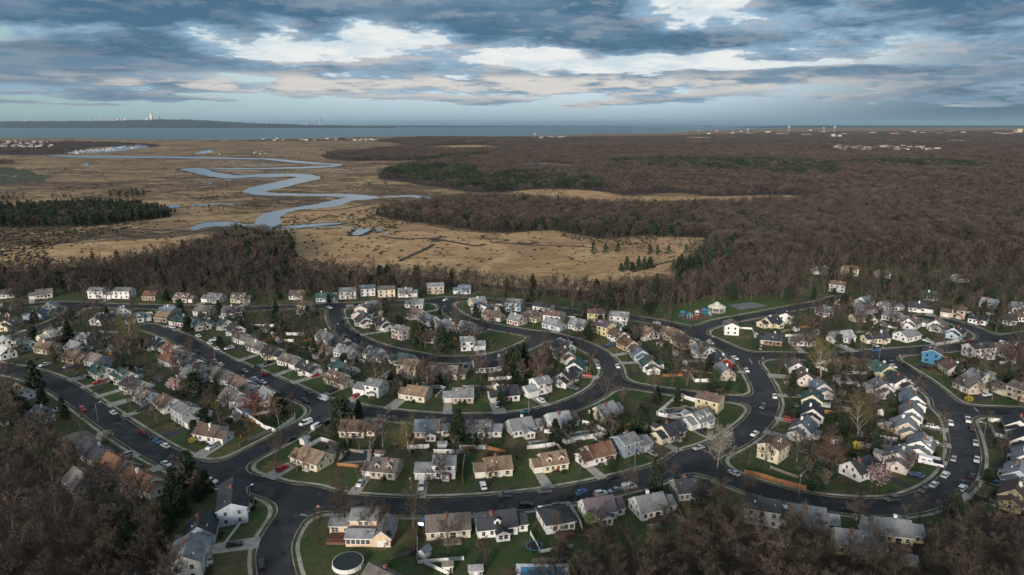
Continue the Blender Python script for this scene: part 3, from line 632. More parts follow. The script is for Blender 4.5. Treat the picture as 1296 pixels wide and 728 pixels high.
FOOT = []      # (x, y, half-length, half-depth, angle): taken ground
GARAGES = []
def house(pos, rz, kind, wc, rc, wing=1, near=True, seed=0, W=None, rc2=None, opts=''):
    r = random.Random(seed); root = empty('house', pos, rz)
    wm, rm = WM[wc], RM[rc]; rm2 = RM[rc2] if rc2 else rm
    far = not near
    v = Vector((0, 0, 0)) - Vector(pos); v.z = 0; v.rotate(Matrix.Rotation(-rz, 3, 'Z'))
    see = {'f': v.y < 0, 'b': v.y > 0, 'r': v.x > 0, 'l': v.x < 0}
    def op(b, side, u, z, w=1.0, h=1.25, k='window'):
        if near or see[side] or k != 'window': opening(root, b, side, u, z, w, h, near, k)
    gx = None
    if kind in 'cC':
        W = W or r.uniform(8.8, 10.4); D = r.uniform(7.8, 8.8); h = 2.9; rh = r.uniform(2.7, 3.2)
        x0 = -W / 2 - (2.2 if wing > 0 else -2.2 if wing < 0 else 0); x1 = x0 + W
        b = block(root, x0, x1, -D / 2, D / 2, h, rh, wm, rm)
        for u in (0.14, 0.36, 0.80): op(b, 'f', u, 0.95, 1.4 if u > .7 else 1.0)
        op(b, 'f', 0.58, 0.05, r.choice((0, 1, 2)), k='door')
        for u in (0.15, 0.40, 0.65, 0.86): op(b, 'b', u, 0.95, 1.0 if u != .4 else 1.7, 1.25 if u != .4 else 1.9) if u != .4 else op(b, 'b', u, 0.15, 1.7, 2.0)
        for s in 'lr':
            op(b, s, 0.36, 3.0, 0.85, 1.1); op(b, s, 0.64, 3.0, 0.85, 1.1)
            if not (wing > 0 and s == 'r') and not (wing < 0 and s == 'l'): op(b, s, 0.25, 0.95); op(b, s, 0.75, 0.95)
        if kind == 'C' or (near and r.random() < 0.12 and 'N' not in opts):
            fz = -D / 2 + 1.0
            for u in (0.25, 0.75): dormer(root, x0 + W * u, fz, h + 0.35, wm, rm)
        if 'B' in opts:
            for u in (0.5,): dormer(root, x0 + W * u, D / 2 - 0.9, h + .35, wm, rm, 1)
        top = h + rh
        if wing:
            ww = r.uniform(3.3, 4.2); wh = 2.5; wrh = r.uniform(1.5, 1.9); dd = D * 0.42; off = r.choice((-.6, 0, .4))
            X0, X1 = (x1 + .01, x1 + ww) if wing > 0 else (x0 - ww, x0 - .01)
            b2 = block(root, X0, X1, -dd + off, dd * .8 + off, wh, wrh, wm, rm2, names=('wing_wall', 'wing_roof'))
            gx = (X0 + X1) / 2; op(b2, 'f', 0.5, 0.02, k='garage'); op(b2, 'b', 0.5, 0.9); op(b2, 'r' if wing > 0 else 'l', 0.5, 0.95)
            L = W + ww
        else: L = W
        chimney(root, x0 + W * r.uniform(.35, .65), r.choice((-.9, .9)), h + 1.5, top + .7, M['brick'] if r.random() < .6 else M['trim']) if r.random() < .8 else None
    elif kind == 's':
        W1 = r.uniform(7.0, 7.8); W2 = r.uniform(5.4, 6.2); D = r.uniform(7.6, 8.2); h1 = 5.2; h2 = 2.9
        sgn = wing or 1
        if sgn > 0: a0, a1, c0, c1 = -W1 + .8, .8, .81, .8 + W2
        else: a0, a1, c0, c1 = -.8, W1 - .8, -.8 - W2, -.81
        b = block(root, a0, a1, -D / 2, D / 2, h1, 1.9, wm, rm); b2 = block(root, c0, c1, -D / 2 - .6, D / 2 - .8, h2, 1.7, wm, rm2, names=('wing_wall', 'wing_roof'))
        for u in (0.22, 0.75):
            op(b, 'f', u, 3.4, 1.4); op(b, 'b', u, 3.4, 1.3); op(b, 'b', u, .9)
        op(b, 'f', .25, .8, 1.6); op(b, 'f', .78, .05, r.choice((0, 1, 2)), k='door')
        gx = (c0 + c1) / 2; op(b2, 'f', .5, .02, k='garage'); op(b2, 'b', .35, .9, 1.5); op(b2, 'r' if sgn > 0 else 'l', .5, .9)
        for s in 'lr': op(b, s, .3, 3.5); op(b, s, .7, 3.5)
        s = 'l' if sgn > 0 else 'r'; op(b, s, .5, .9)
        chimney(root, (a0 + a1) / 2 + 1, .8, h1 + 1, h1 + 2.7, M['brick']) if r.random() < .6 else None
        L = W1 + W2
    elif kind == 't':
        W = W or r.uniform(10.5, 12.0); D = r.uniform(7.8, 8.6); h = 5.3; rh = r.uniform(1.8, 2.3)
        x0 = -W / 2; x1 = W / 2
        b = block(root, x0, x1, -D / 2, D / 2, h, rh, wm, rm)
        n = max(3, int(W / 3.2))
        for i in range(n):
            u = (i + .5) / n
            op(b, 'f', u, 3.4, 1.1, 1.3); op(b, 'b', u, 3.4, 1.1, 1.3); op(b, 'b', u, .8)
            if i != n // 2: op(b, 'f', u, .85, 1.2, 1.3)
        op(b, 'f', (n // 2 + .5) / n, .05, r.choice((0, 1, 2)), k='door')
        for s in 'lr':
            for u in (.27, .73): op(b, s, u, 3.5); op(b, s, u, .9)
        if wing:
            ww = 5.2; X0, X1 = (x1 + .01, x1 + ww) if wing > 0 else (x0 - ww, x0 - .01)
            b2 = block(root, X0, X1, -D / 2 + .3, D / 2 - 1.6, 2.7, 1.6, wm, rm2, names=('wing_wall', 'wing_roof')); gx = (X0 + X1) / 2; op(b2, 'f', .5, .02, k='garage')
            op(b2, 'b', .5, .9)
        if 'D' in opts:
            for u in (0.25, 0.75): dormer(root, x0 + W * u, -D / 2 + 1.0, h + .2, wm, rm)
        chimney(root, x0 + W * .6, .8, h + 1, h + rh + .7, M['brick']) if r.random() < .6 else None
        L = W + (5 if wing else 0)
    else:  # hip or low ranch
        W = W or 15; D = 9.5
        b = block(root, -W / 2, W / 2, -D / 2, D / 2, 3.0, 2.6 if kind == 'r' else 1.6, wm, rm, hip=True)
        for u in (.12, .32, .72): op(b, 'f', u, .95, 1.3); op(b, 'b', u, .95, 1.3)
        op(b, 'f', .5, .05, r.choice((0, 1, 2)), k='door'); gx = W * .36; op(b, 'f', .88, .02, k='garage')
        for s in 'lr': op(b, s, .3, .95); op(b, s, .7, .95)
        L = W
    if kind in 'cCst' and r.random() < .40:      # rear addition
        y1 = b['y1'] + .01; u = b['x0'] + (b['x1'] - b['x0']) * r.uniform(.3, .7); e = block(root, u - 2.0, u + 2.0, y1, y1 + r.uniform(2.4, 3.6), 2.35, 1.0, wm, rm2 if kind == 'c' else rm, ridge='y', oh=.25, names=('addition_wall', 'addition_roof'))
        for q in (.3, .7): opening(root, e, 'b', q, .8, 1.1, 1.3, near)
    elif r.random() < .6:
        y1 = b['y1'] + .01; u = b['x0'] + (b['x1'] - b['x0']) * r.uniform(.3, .6); k = MB(); k.box(u - 2.6, u + 2.6, y1, y1 + 3.2, 0, .55)
        for q in range(8): xx = u - 2.6 + q * 5.2 / 7; k.box(xx - .05, xx + .05, y1 + 3.1, y1 + 3.2, .55, 1.4)
        k.box(u - 2.6, u + 2.6, y1 + 3.1, y1 + 3.2, 1.4, 1.48); k.build('deck', r.choice((M['deckwood'], M['greywood'], M['vinyl'])), root)
    if kind in 'cCst' and r.random() < .45:      # small front porch
        u = b['x0'] + (b['x1'] - b['x0']) * .58; k = MB(); y0 = b['y0'] - .02
        k.hexa([(u - 1.3, y0 - 1.5, 2.3), (u + 1.3, y0 - 1.5, 2.3), (u + 1.3, y0, 2.55), (u - 1.3, y0, 2.55), (u - 1.3, y0 - 1.5, 2.45), (u + 1.3, y0 - 1.5, 2.45), (u + 1.3, y0, 2.8), (u - 1.3, y0, 2.8)]); 
        k.build('porch_roof', rm, root); k = MB()
        for xx in (-1.2, 1.1): k.box(u + xx, u + xx + .12, y0 - 1.45, y0 - 1.33, .2, 2.3)
        k.box(u - 1.3, u + 1.3, y0 - 1.5, y0, 0, .2); k.build('porch', M['trim'], root)
    for q in range(r.randint(1, 3)):             # roof vents
        k = MB(); xx = b['x0'] + (b['x1'] - b['x0']) * r.uniform(.15, .85); s_ = r.choice((-1, 1)); f_ = r.uniform(.25, .6); ym = (b['y0'] + b['y1']) / 2; yy = ym + s_ * f_ * (b['y1'] - b['y0']) / 2; zz = b['h'] + b['rh'] * (1 - f_)
        if kind not in 'rl': k.box(xx - .16, xx + .16, yy - .16, yy + .16, zz - .1, zz + .65); k.build('roof_vent', r.choice((M['trim'], M['steelv'])), root)
    FOOT.append((pos[0], pos[1], L / 2 + 1.5, 6.0, rz))
    GARAGES.append((root, gx))
    return root

TYPE = {'c': 'cape house', 'C': 'cape house', 's': 'split-level house', 't': 'two-storey house', 'r': 'hip-roofed house', 'l': 'low ranch house'}
TYPES = {k: v.replace('house', 'houses') for k, v in TYPE.items()}
ROWS = {}
def H(where, text, base_rz=None, group=None):
    """one line per house: px py kind+wall+roof [wing -/+/0] [a=angle] ..."""
    ROWS.setdefault(where, [])
    for ln in text.strip().splitlines():
        t = ln.split(); px, py = float(t[0]), float(t[1]); k, wc, rc = t[2][0], t[2][1], t[2][2]; rc2 = t[2][3] if len(t[2]) > 3 else None
        kw = dict(wing=None, a=base_rz, W=None, opts='', extra='')
        for q in t[3:]:
            if q in '+-0': kw['wing'] = {'+': 1, '-': -1, '0': 0}[q]
            elif q[:2] == 'a=': kw['a'] = float(q[2:])
            elif q[:2] == 'W=': kw['W'] = float(q[2:])
            elif q[:2] == 'o=': kw['opts'] = q[2:]
            elif q[:2] == 'x=': kw['extra'] = q[2:].replace('_', ' ')
        ROWS[where].append((px, py, k, wc, rc, rc2, kw))
N_ = 'above the long lower road'
H('above the long lower road', """
393 579 cct -
482 592 Ctk - x=and_two_white_dormers
552 593 swg - 
622 591 cct -
692 585 cct -
751 575 cwo -
799 563 ssg +
843 549 ccd -
880 532 cwg -
""")
H('beside the fenced corner pool', "898 512 tyb 0 W=10\n")
H('behind the lower road houses', """
455 543 ccb -
549 541 cpu -
617 541 cwg -
660 537 cwg -
711 532 cwlb -
769 520 ccg -
""")
H('inside the middle loop road', """
431 480 ccb +
470 492 swg -
524 498 cct -
580 501 ctg -
637 499 cwd -
676 492 swl -
714 480 cwd -
728 466 cwe -
716 452 cwb -
711 440 cwd +
634 447 cwd -
618 463 cwd -
599 437 swl +
514 462 ttt 0
565 472 ctk - W=16
""")
H('between the inner road and diagonal road', """
417 429 cwg -
428 438 ctb -
442 436 cwd -
460 444 cwl -
490 446 cwu -
505 453 cwe +
430 468 cge -
""")
H('beside the inner curved road', """
457 397 spg +
473 386 cpg 0
463 408 cwd +
486 412 cwd +
509 423 tpg 0 W=9
542 426 cwo -
524 385 cwg +
526 397 ctb +
542 405 cwu +
573 413 cpg +
588 415 cgg -
""")
H('on the top road before the reeds', """
418 376 cbe +
444 373 twg -
463 371 twu 0
484 371 tck 0
515 371 cwg +
551 367 ttg 0
584 367 cbu -
604 383 ccg 0
606 392 swu -
631 402 ctb +
649 405 cpg 0
668 402 ccn -
656 386 tbg 0
694 390 twd 0
""".replace('ccn', 'cck'))
H('outside the middle loop road', """
702 406 twb 0
712 412 cbg +
728 413 cwg +
756 400 tyb 0
783 405 twg 0
762 418 typ 0
784 427 cwb +
796 437 cco +
811 450 cbu +
823 464 cwe +
""")
H('left of the playground', """
826 422 cpt +
846 424 cct +
863 432 cck +
886 443 cwg +
908 456 cRd +
915 469 ctg +
""")
H('across the street from the playground', """
925 417 twk 0
974 409 ccd + a=-155
973 430 cnd -
1014 431 cwk -
""")
H('in the upper right by the woods', """
1038 343 cwg -
1075 345 tco 0
1117 348 cwt 0
1060 365 tgb 0
1050 380 cco +
1048 395 cwg -
1087 383 cwu +
1097 391 cgp -
992 404 twd 0 a=-100
1089 402 cck +
1127 388 cwg +
1134 402 cwg -
1165 390 cwd +
1215 353 cwt 0
1208 397 stb -
1252 385 cwg 0
1238 405 cwd 0
1262 404 cgd -
1282 402 cwb -
1290 390 cwg 0
1175 375 cge 0
""")
H('above the cross street', """
1062 427 cwl -
1106 428 ccd -
1149 425 cwg +
1168 413 cwk -
1186 416 cwk -
1208 421 cbd -
""")
H('below the far right street', """
1182 454 tBp 0 W=9
1241 445 twd 0 W=14
1262 442 ctt 0 a=20
1211 468 cpb -
1236 478 cGg 0
1226 489 ctk 0
1271 491 sck -
""")
H('right of the S-bend road', """
1009 466 cwp -
1019 478 cpb -
1034 491 cpu +
1029 508 cce +
1028 524 cwd +
1015 545 cwu +
978 572 tcb - W=9
""")
H('left of the right loop road', """
1088 463 rno 0 W=13
1117 474 cye -
1132 486 cwd -
1140 500 cpg -
1149 513 cwu -
1153 527 cwg -
1153 541 ctg -
1151 556 cwg -
1145 570 cpg -
1093 591 cwd +
""")
H('right of the right loop road', """
1289 545 cwd +
1294 563 cwd +
1296 583 cwg +
1290 602 cbg +
1284 627 cyb +
""")
H('under the trees below the lower right road', """
988 651 twd - W=10
1038 655 cdg -
1078 669 cyg -
1112 673 cyg -
""".replace('cdg', 'csg'))
H('below the long lower road', """
877 618 cgd -
806 640 cwg -
750 642 cwp -
714 649 lwd 0 W=9
655 658 cwd - o=B W=12
569 656 cck 0 W=13
491 741 ctk 0 a=-35 W=13 o=N
""")
H('at the corner of the bottom street', """
284 650 tbd 0 W=17
262 672 cbd 0 W=9
246 698 twg + W=11
""")
H('under the trees on the left edge', """
25 496 cbt +
50 525 cbu +
101 560 rtk 0 W=13
126 577 cgp -
140 597 cso - W=13
186 612 cwo - W=13
118 604 csk 0
""")
H('along the upper left lane', """
4 373 cwk -
52 373 cpk -
57 395 cbu +
93 388 cgg 0
125 373 twg +
158 373 twg -
192 375 cto 0
236 378 Ctk + x=and_two_dormers
270 378 cwg -
307 378 Ctk + x=and_two_white_dormers
376 374 cwk 0
388 391 twb 0 W=8
2 390 cbg -
10 412 cck -
60 428 ccy +
""".replace('ccy', 'ccw'))
H('on the left between lane and long road', """
14 436 cww 0
8 445 cww -
42 437 cbe 0 W=8
69 441 cct +
85 443 cgg +
97 450 cyt +
105 429 cbg 0
128 460 cbk +
133 404 cwd +
154 396 cwg 0 W=8
177 403 Cwu + x=and_two_white_dormers
213 394 cbu +
222 408 cwe -
193 408 ctt 0
""")
H('behind the top left road', """
257 394 cwk +
296 395 cwp -
251 410 cwu -
283 410 cGd -
""")
H('upper side of the diagonal road', """
300 419 cwd +
309 429 cwk +
329 440 cwk +
349 448 ccd +
371 458 cwk +
395 467 cwd +
""")
H('lower side of the diagonal road', """
207 439 cwd -
219 447 cwo -
229 456 cwo -
243 463 cwd -
263 472 cbg -
287 478 cwk -
302 486 cbb -
307 496 cwk -
338 503 cwg -
""")
H('upper side of the wide left road', """
137 471 cwe -
152 477 cwe -
167 486 cGd -
182 498 cbk -
209 509 cwb -
236 526 tgg +
272 549 cwb +
""")
print('houses listed', sum(len(v) for v in ROWS.values()))

HOUSES = []   # dicts
for where, lst in ROWS.items():
    lst.sort(key=lambda t: t[0])
    for (px, py, k, wc, rc, rc2, kw) in lst:
        p = G(px, py, 2.4)
        g = sd_grad(p.x, p.y); 
        if g.length < 1e-3: g = Vector((0, -1, 0)) * -1
        # front (-y) looks towards the road: front dir = -g
        f = -g.normalized()
        rz = math.atan2(f.x, -f.y) if kw['a'] is None else R(kw['a'])
        HOUSES.append(dict(where=where, px=px, py=py, k=k, wc=wc, rc=rc, rc2=rc2, kw=kw, p=p, rz=rz, sd=sd_at(p.x, p.y)))
# average orientation between neighbours in a row so facades line up, then keep clear of the road and of one another
for h in HOUSES:
    if h['kw']['a'] is not None: continue
    vs_ = Vector((0, 0)); 
    for o in HOUSES:
        if o['where'] == h['where'] and o['kw']['a'] is None:
            d = (o['p'] - h['p']).length
            if d < 45: vs_ += Vector((math.cos(o['rz']), math.sin(o['rz']))) * math.exp(-(d / 22) ** 2)
    h['rz2'] = math.atan2(vs_.y, vs_.x)
_r = random.Random(77)
for h in HOUSES: h['rz'] = h.get('rz2', h['rz']) + R(_r.uniform(-7, 7) if h['py'] < 560 else _r.uniform(-2, 2))
for it in range(60):
    for i, a in enumerate(HOUSES):
        s = sd_at(a['p'].x, a['p'].y)
        if s < 9.0:
            a['p'] += sd_grad(a['p'].x, a['p'].y).normalized() * min(1.0, 9.0 - s) * 0.6
        for b in HOUSES[i + 1:]:
            d = a['p'] - b['p']
            if d.length < 17.5:
                # along-street neighbours need less room than facing each other
                t = Vector((math.cos(a['rz']), math.sin(a['rz']), 0)); al = abs(d.normalized().dot(t)) if d.length > .01 else 1
                need = 11.5 + 5.0 * al
                if a['k'] in 't' or b['k'] in 't': need -= 1.0
                if d.length < need:
                    m_ = d.normalized() * (need - d.length) * 0.25 if d.length > .01 else Vector((.5, 0, 0))
                    a['p'] += m_; b['p'] -= m_
mv = [((G(h['px'], h['py'], 2.4) - h['p']).length, h['px'], h['py']) for h in HOUSES]
print('moved', sorted(mv, reverse=True)[:12])

def ordinal(n):
    return ['first', 'second', 'third', 'fourth', 'fifth', 'sixth', 'seventh', 'eighth', 'ninth', 'tenth', 'eleventh', 'twelfth', 'thirteenth', 'fourteenth', 'fifteenth', 'sixteenth', 'seventeenth', 'eighteenth', 'nineteenth', 'twentieth'][n]
PEND = []   # (object, px, singular phrase, plural phrase, place)
def pend(o, px, one, many, place): PEND.append((o, px, one, many, place))
def resolve_labels():
    from collections import defaultdict
    d = defaultdict(list)
    for t in PEND: d[(t[2], t[4])].append(t)
    for (one, place), L in d.items():
        if len(L) == 1: L[0][0]['label'] = f"{one} {place}"
        else:
            L.sort(key=lambda t: t[1]); n = len(L)
            for i, t in enumerate(L):
                if n > 3 and i >= n / 2: w = (ordinal(n - 1 - i) + ' from right') if i < n - 1 else 'rightmost'
                else: w = (ordinal(i) + ' from left') if i else 'leftmost'
                if n == 2: w = ('left', 'right')[i]; t[0]['label'] = f"{w} of two {t[3]} {place}"
                else: t[0]['label'] = f"{w} of the {t[3]} {place}"
    for t in PEND:
        l = t[0]['label']
        for a, b in ((' of the ', ' of '), (' two-storey', ''), (' hip-roofed', ''), ('parked ', ''), (' with ', ', '), (' back yard', ' yard'), (' the ', ' ')):
            if len(l.split()) <= 16: break
            l = l.replace(a, b, 1)
        t[0]['label'] = l

drive = []
for n, h in enumerate(HOUSES):
    near = h['p'].y < 330
    r = random.Random(n * 13 + 5)
    wing = h['kw']['wing']
    if wing is None: wing = r.choice((-1, 1))
    h['p'].z = LAWNZ
    o = house(h['p'], h['rz'], h['k'], h['wc'], h['rc'], wing, near, n, h['kw']['W'], h['rc2'], h['kw']['opts'])
    o['category'] = 'house'; o['group'] = 'houses ' + h['where']
    h['o'] = o; h['gx'] = GARAGES[-1][1]
    ex = (' ' + h['kw']['extra']) if h['kw']['extra'] else ''
    wn, rn = WALLC[h['wc']][0], ROOFC[h['rc']][0]
    if ex: ty = 'house'
    else: ty = TYPE[h['k']]
    pl = h['where']
    if len(f"leftmost of the {wn} {ty} with {rn} roofs {pl}".split()) > 15: ty = 'house'
    pend(o, PX(h['p'])[0], f"{wn} {ty} with {rn} roof{ex}", f"{wn} {ty}s with {rn} roofs{ex}" if not ex else f"{wn} {ty}s with {rn} roofs", pl)
# driveways: from the garage straight to the kerb
    if h['gx'] is not None and not (h['k'] == 'c' and wing == 0):
        c, s = math.cos(h['rz']), math.sin(h['rz'])
        f = Vector((s, -c, 0)); sx = Vector((c, s, 0))
        q = h['p'] + sx * h['gx'] + f * 4.2
        L = 0
        while L < 26 and sd_at(q.x + f.x * L, q.y + f.y * L) > 0.3: L += 0.5
        if L < 26 and L > 2:
            blocked = any((Vector((hh['p'].x, hh['p'].y, 0)) - Vector(((q + f * t).x, (q + f * t).y, 0))).length < 6.5 for hh in HOUSES if hh is not h for t in (0, L * .5, L))
            if not blocked:
                w = r.choice((1.7, 1.7, 2.6)); mm = M['concrete'] if r.random() < .5 else M['asphalt2']
                a, b = q - f * .4, q + f * (L - .1)
                mb = MB(); z = (0.442 if mm is M['concrete'] else 0.420) + 0.002 * (n % 3)
                mb.poly([(*(a - sx * w).xy, z), (*(b - sx * (w + .4)).xy, z), (*(b + sx * (w + .4)).xy, z), (*(a + sx * w).xy, z)])
                d_ = mb.build('driveway', mm); 
                # wind ccw
                if d_.data.polygons[0].normal.z < 0: d_.data.flip_normals()
                d_['kind'] = 'structure'; drive.append((a, b, w, sx)); h['drive'] = (a, b, h['rz'])
# ------------------------------------------------------------------ trees
def leafmat(name, cols, spread=0.25, pos_sc=0.004, rough=0.9, wn=.45):
    """cols: colours picked by position noise and per-tree random"""
    m = bpy.data.materials.new(name); m.use_nodes = True; nt = m.node_tree; b = nt.nodes['Principled BSDF']
    b.inputs['Roughness'].default_value = rough; b.inputs['Specular IOR Level'].default_value = 0.1
    oi = nt.nodes.new('ShaderNodeObjectInfo'); cr = nt.nodes.new('ShaderNodeValToRGB')
    no = nt.nodes.new('ShaderNodeTexNoise'); no.inputs['Scale'].default_value = pos_sc; no.inputs['Detail'].default_value = 3
    nt.links.new(oi.outputs['Location'], no.inputs['Vector'])
    a = nt.nodes.new('ShaderNodeMath'); a.operation = 'MULTIPLY_ADD'; a.inputs[1].default_value = 1 - wn; nt.links.new(oi.outputs['Random'], a.inputs[0])
    s = nt.nodes.new('ShaderNodeMapRange'); s.inputs[1].default_value = 0.36; s.inputs[2].default_value = 0.64; s.inputs[4].default_value = wn; nt.links.new(no.outputs[0], s.inputs[0]); nt.links.new(s.outputs[0], a.inputs[2])
    nt.links.new(a.outputs[0], cr.inputs[0])
    el = cr.color_ramp.elements
    while len(el) < len(cols): el.new(0.5)
    for i, c in enumerate(cols): el[i].position = i / (len(cols) - 1); el[i].color = (*c, 1)
    hs = nt.nodes.new('ShaderNodeHueSaturation'); mr = nt.nodes.new('ShaderNodeMapRange'); mr.inputs[3].default_value = 1 - spread; mr.inputs[4].default_value = 1 + spread
    mu = nt.nodes.new('ShaderNodeMath'); mu.operation = 'MULTIPLY'; mu.inputs[1].default_value = 17.31; fr = nt.nodes.new('ShaderNodeMath'); fr.operation = 'FRACT'
    nt.links.new(oi.outputs['Random'], mu.inputs[0]); nt.links.new(mu.outputs[0], fr.inputs[0]); nt.links.new(fr.outputs[0], mr.inputs[0]); nt.links.new(mr.outputs[0], hs.inputs['Value'])
    nt.links.new(cr.outputs[0], hs.inputs['Color']); nt.links.new(hs.outputs[0], b.inputs['Base Color'])
    return m
M['bark'] = mat('bark', (0.060, 0.050, 0.041), var=0.4, scale=2.0, rand=0.25)
M['bark2'] = mat('light_bark', (0.115, 0.100, 0.080), var=0.4, scale=2.0, rand=0.25)
M['palebark'] = mat('pale_bark', (0.30, 0.27, 0.23), var=0.4, scale=1.5)
M['twig'] = leafmat('bare_twigs', [(0.042, 0.035, 0.029), (0.058, 0.046, 0.037), (0.050, 0.043, 0.032), (0.070, 0.055, 0.043), (0.036, 0.032, 0.027)])
M['twigfar'] = leafmat('far_bare_twigs', [(0.036, 0.034, 0.028), (0.068, 0.053, 0.045), (0.048, 0.045, 0.034), (0.086, 0.065, 0.055), (0.046, 0.039, 0.038), (0.102, 0.080, 0.064)], 0.3, .0028, .9, .6)
M['twigfar2'] = leafmat('far_bare_twigs_warm', [(0.070, 0.053, 0.046), (0.090, 0.068, 0.057), (0.060, 0.048, 0.044)], .25, .0035, .9, .6)
M['twigfar3'] = leafmat('far_bare_twigs_grey', [(0.052, 0.046, 0.037), (0.038, 0.032, 0.029), (0.078, 0.065, 0.050)], .25, .0035, .9, .6)
M['twigred'] = leafmat('budding_red_twigs', [(0.100, 0.062, 0.054), (0.120, 0.078, 0.066)])
M['twigyellow'] = leafmat('budding_olive_twigs', [(0.13, 0.10, 0.045), (0.10, 0.095, 0.045)])
M['palewhite'] = leafmat('pale_twigs', [(0.26, 0.235, 0.19), (0.22, 0.21, 0.17)])
M['pink'] = leafmat('pink_blossom', [(0.46, 0.34, 0.33), (0.40, 0.29, 0.29)])
M['pear'] = leafmat('pale_blossom', [(0.28, 0.29, 0.24), (0.25, 0.27, 0.22)])
M['redleaf'] = leafmat('dark_red_leaves', [(0.13, 0.040, 0.035), (0.16, 0.06, 0.05)])
M['needle'] = leafmat('evergreen_needles', [(0.017, 0.030, 0.017), (0.024, 0.038, 0.021), (0.033, 0.044, 0.022)], 0.3)
M['forsythia'] = leafmat('yellow_blossom', [(0.35, 0.27, 0.03), (0.30, 0.25, 0.04)])
M['shrub'] = leafmat('shrub_leaves', [(0.030, 0.050, 0.020), (0.055, 0.060, 0.025), (0.040, 0.045, 0.030)], 0.35)
M['willow'] = leafmat('willow_leaves', [(0.14, 0.17, 0.05), (0.12, 0.15, 0.05)])

def sliver(mb, p, d, L, w, r):
    u = d.orthogonal(); u.rotate(Matrix.Rotation(r.uniform(0, 6.28), 3, d)); u.normalize()
    e = p + d * L
    mb.poly([p - u * (w / 2), p + u * (w / 2), e])
def rdir(r, up=0.0):
    while True:
        v = Vector((r.uniform(-1, 1), r.uniform(-1, 1), r.uniform(-1, 1)))
        if 0.05 < v.length < 1: break
    v.normalize(); v.z += up; return v.normalized()
def bare_tree(seed, H=12.0, spread=5.0, q=1.0, tw=0.07, dens=8, base=0.22, gtrunk=1.0):
    """returns (trunk MB, crown MB): tapered trunk with limbs, and branches ending in fine twigs"""
    r = random.Random(seed); T = MB(); C = MB()
    p = Vector((0, 0, -0.3)); rad = H * 0.022 * gtrunk; d = Vector((r.uniform(-.06, .06), r.uniform(-.06, .06), 1)).normalized()
    n = 5; pts = [(p.copy(), rad)]
    for i in range(n):
        L = H * 0.80 / n; p = p + d * L; rad *= 0.74; pts.append((p.copy(), rad)); d = (d + Vector((r.uniform(-.16, .16), r.uniform(-.16, .16), .1))).normalized()
    for (a, ra), (b, rb) in zip(pts[:-1], pts[1:]): T.tube(a, b, ra, rb, 5)
    nl = int(9 * q) + 2
    tips = []
    for i in range(nl):
        t = base + (0.95 - base) * (i + r.random() * .6) / nl; k = min(int(t * n / 1.0), n - 1); f = t * n - k
        a = pts[k][0].lerp(pts[k + 1][0], min(f, 1)); az = i * 2.4 + r.uniform(-.4, .4)
        up = 0.55 + 1.1 * t; dd = Vector((math.cos(az), math.sin(az), up)).normalized()
        L = spread * (1.05 - 0.45 * t) * r.uniform(.8, 1.15); rr = pts[k][1] * 0.45
        m = a + dd * L * .5; dd2 = (dd + Vector((0, 0, .25)) + rdir(r) * .15).normalized(); e = m + dd2 * L * .55
        T.tube(a, m, rr, rr * .6, 4); T.tube(m, e, rr * .6, rr * .2, 3)
        for (s0, s1, cnt) in ((a, m, 2), (m, e, 4)):
            for j in range(int(cnt * q) + 1):
                b0 = s0.lerp(s1, r.uniform(.2, 1)); d3 = ((s1 - s0).normalized() * .7 + rdir(r, .25) * .9).normalized(); l3 = L * r.uniform(.28, .5)
                b1 = b0 + d3 * l3; C.tube(b0, b1, rr * .28, 0.02, 3)
                tips.append((b0, b1, d3, l3))
    for (b0, b1, d3, l3) in tips:
        for j in range(dens):
            c0 = b0.lerp(b1, r.uniform(.15, 1)); d4 = (d3 * .5 + rdir(r, .30) * .95).normalized(); l4 = r.uniform(.55, 1.25) * H / 11
            sliver(C, c0, d4, l4, tw, r)
            if r.random() < .8: sliver(C, c0 + d4 * l4 * .5, (d4 + rdir(r, .2) * .8).normalized(), l4 * .7, tw * .8, r)
    return T, C
def far_bare(seed, H=11.0, R_=4.2, n=170, w=0.22):
    """rounded bare crown made of upright twig sprays, seen from far away"""
    r = random.Random(seed); T = MB(); 
    T.tube((0, 0, -.3), (0, 0, H * .55), .20, .12, 4)
    for i in range(5):
        az = i * 1.26 + r.random(); T.tube((0, 0, H * r.uniform(.25, .45)), (math.cos(az) * R_ * .6, math.sin(az) * R_ * .6, H * r.uniform(.7, .85)), .11, .04, 3)
    nt_ = len(T.f)
    for i in range(n):
        v = rdir(r, .35); k = r.uniform(.55, 1.0); c = Vector((v.x * R_ * k, v.y * R_ * k, H * .62 + v.z * H * .36 * k))
        d = (v + Vector((0, 0, .6)) + rdir(r) * .5).normalized(); sliver(T, c - d * .6, d, r.uniform(1.2, 2.2), w, r)
    T.m = [1 if i >= nt_ else 0 for i in range(len(T.f))]
    return T
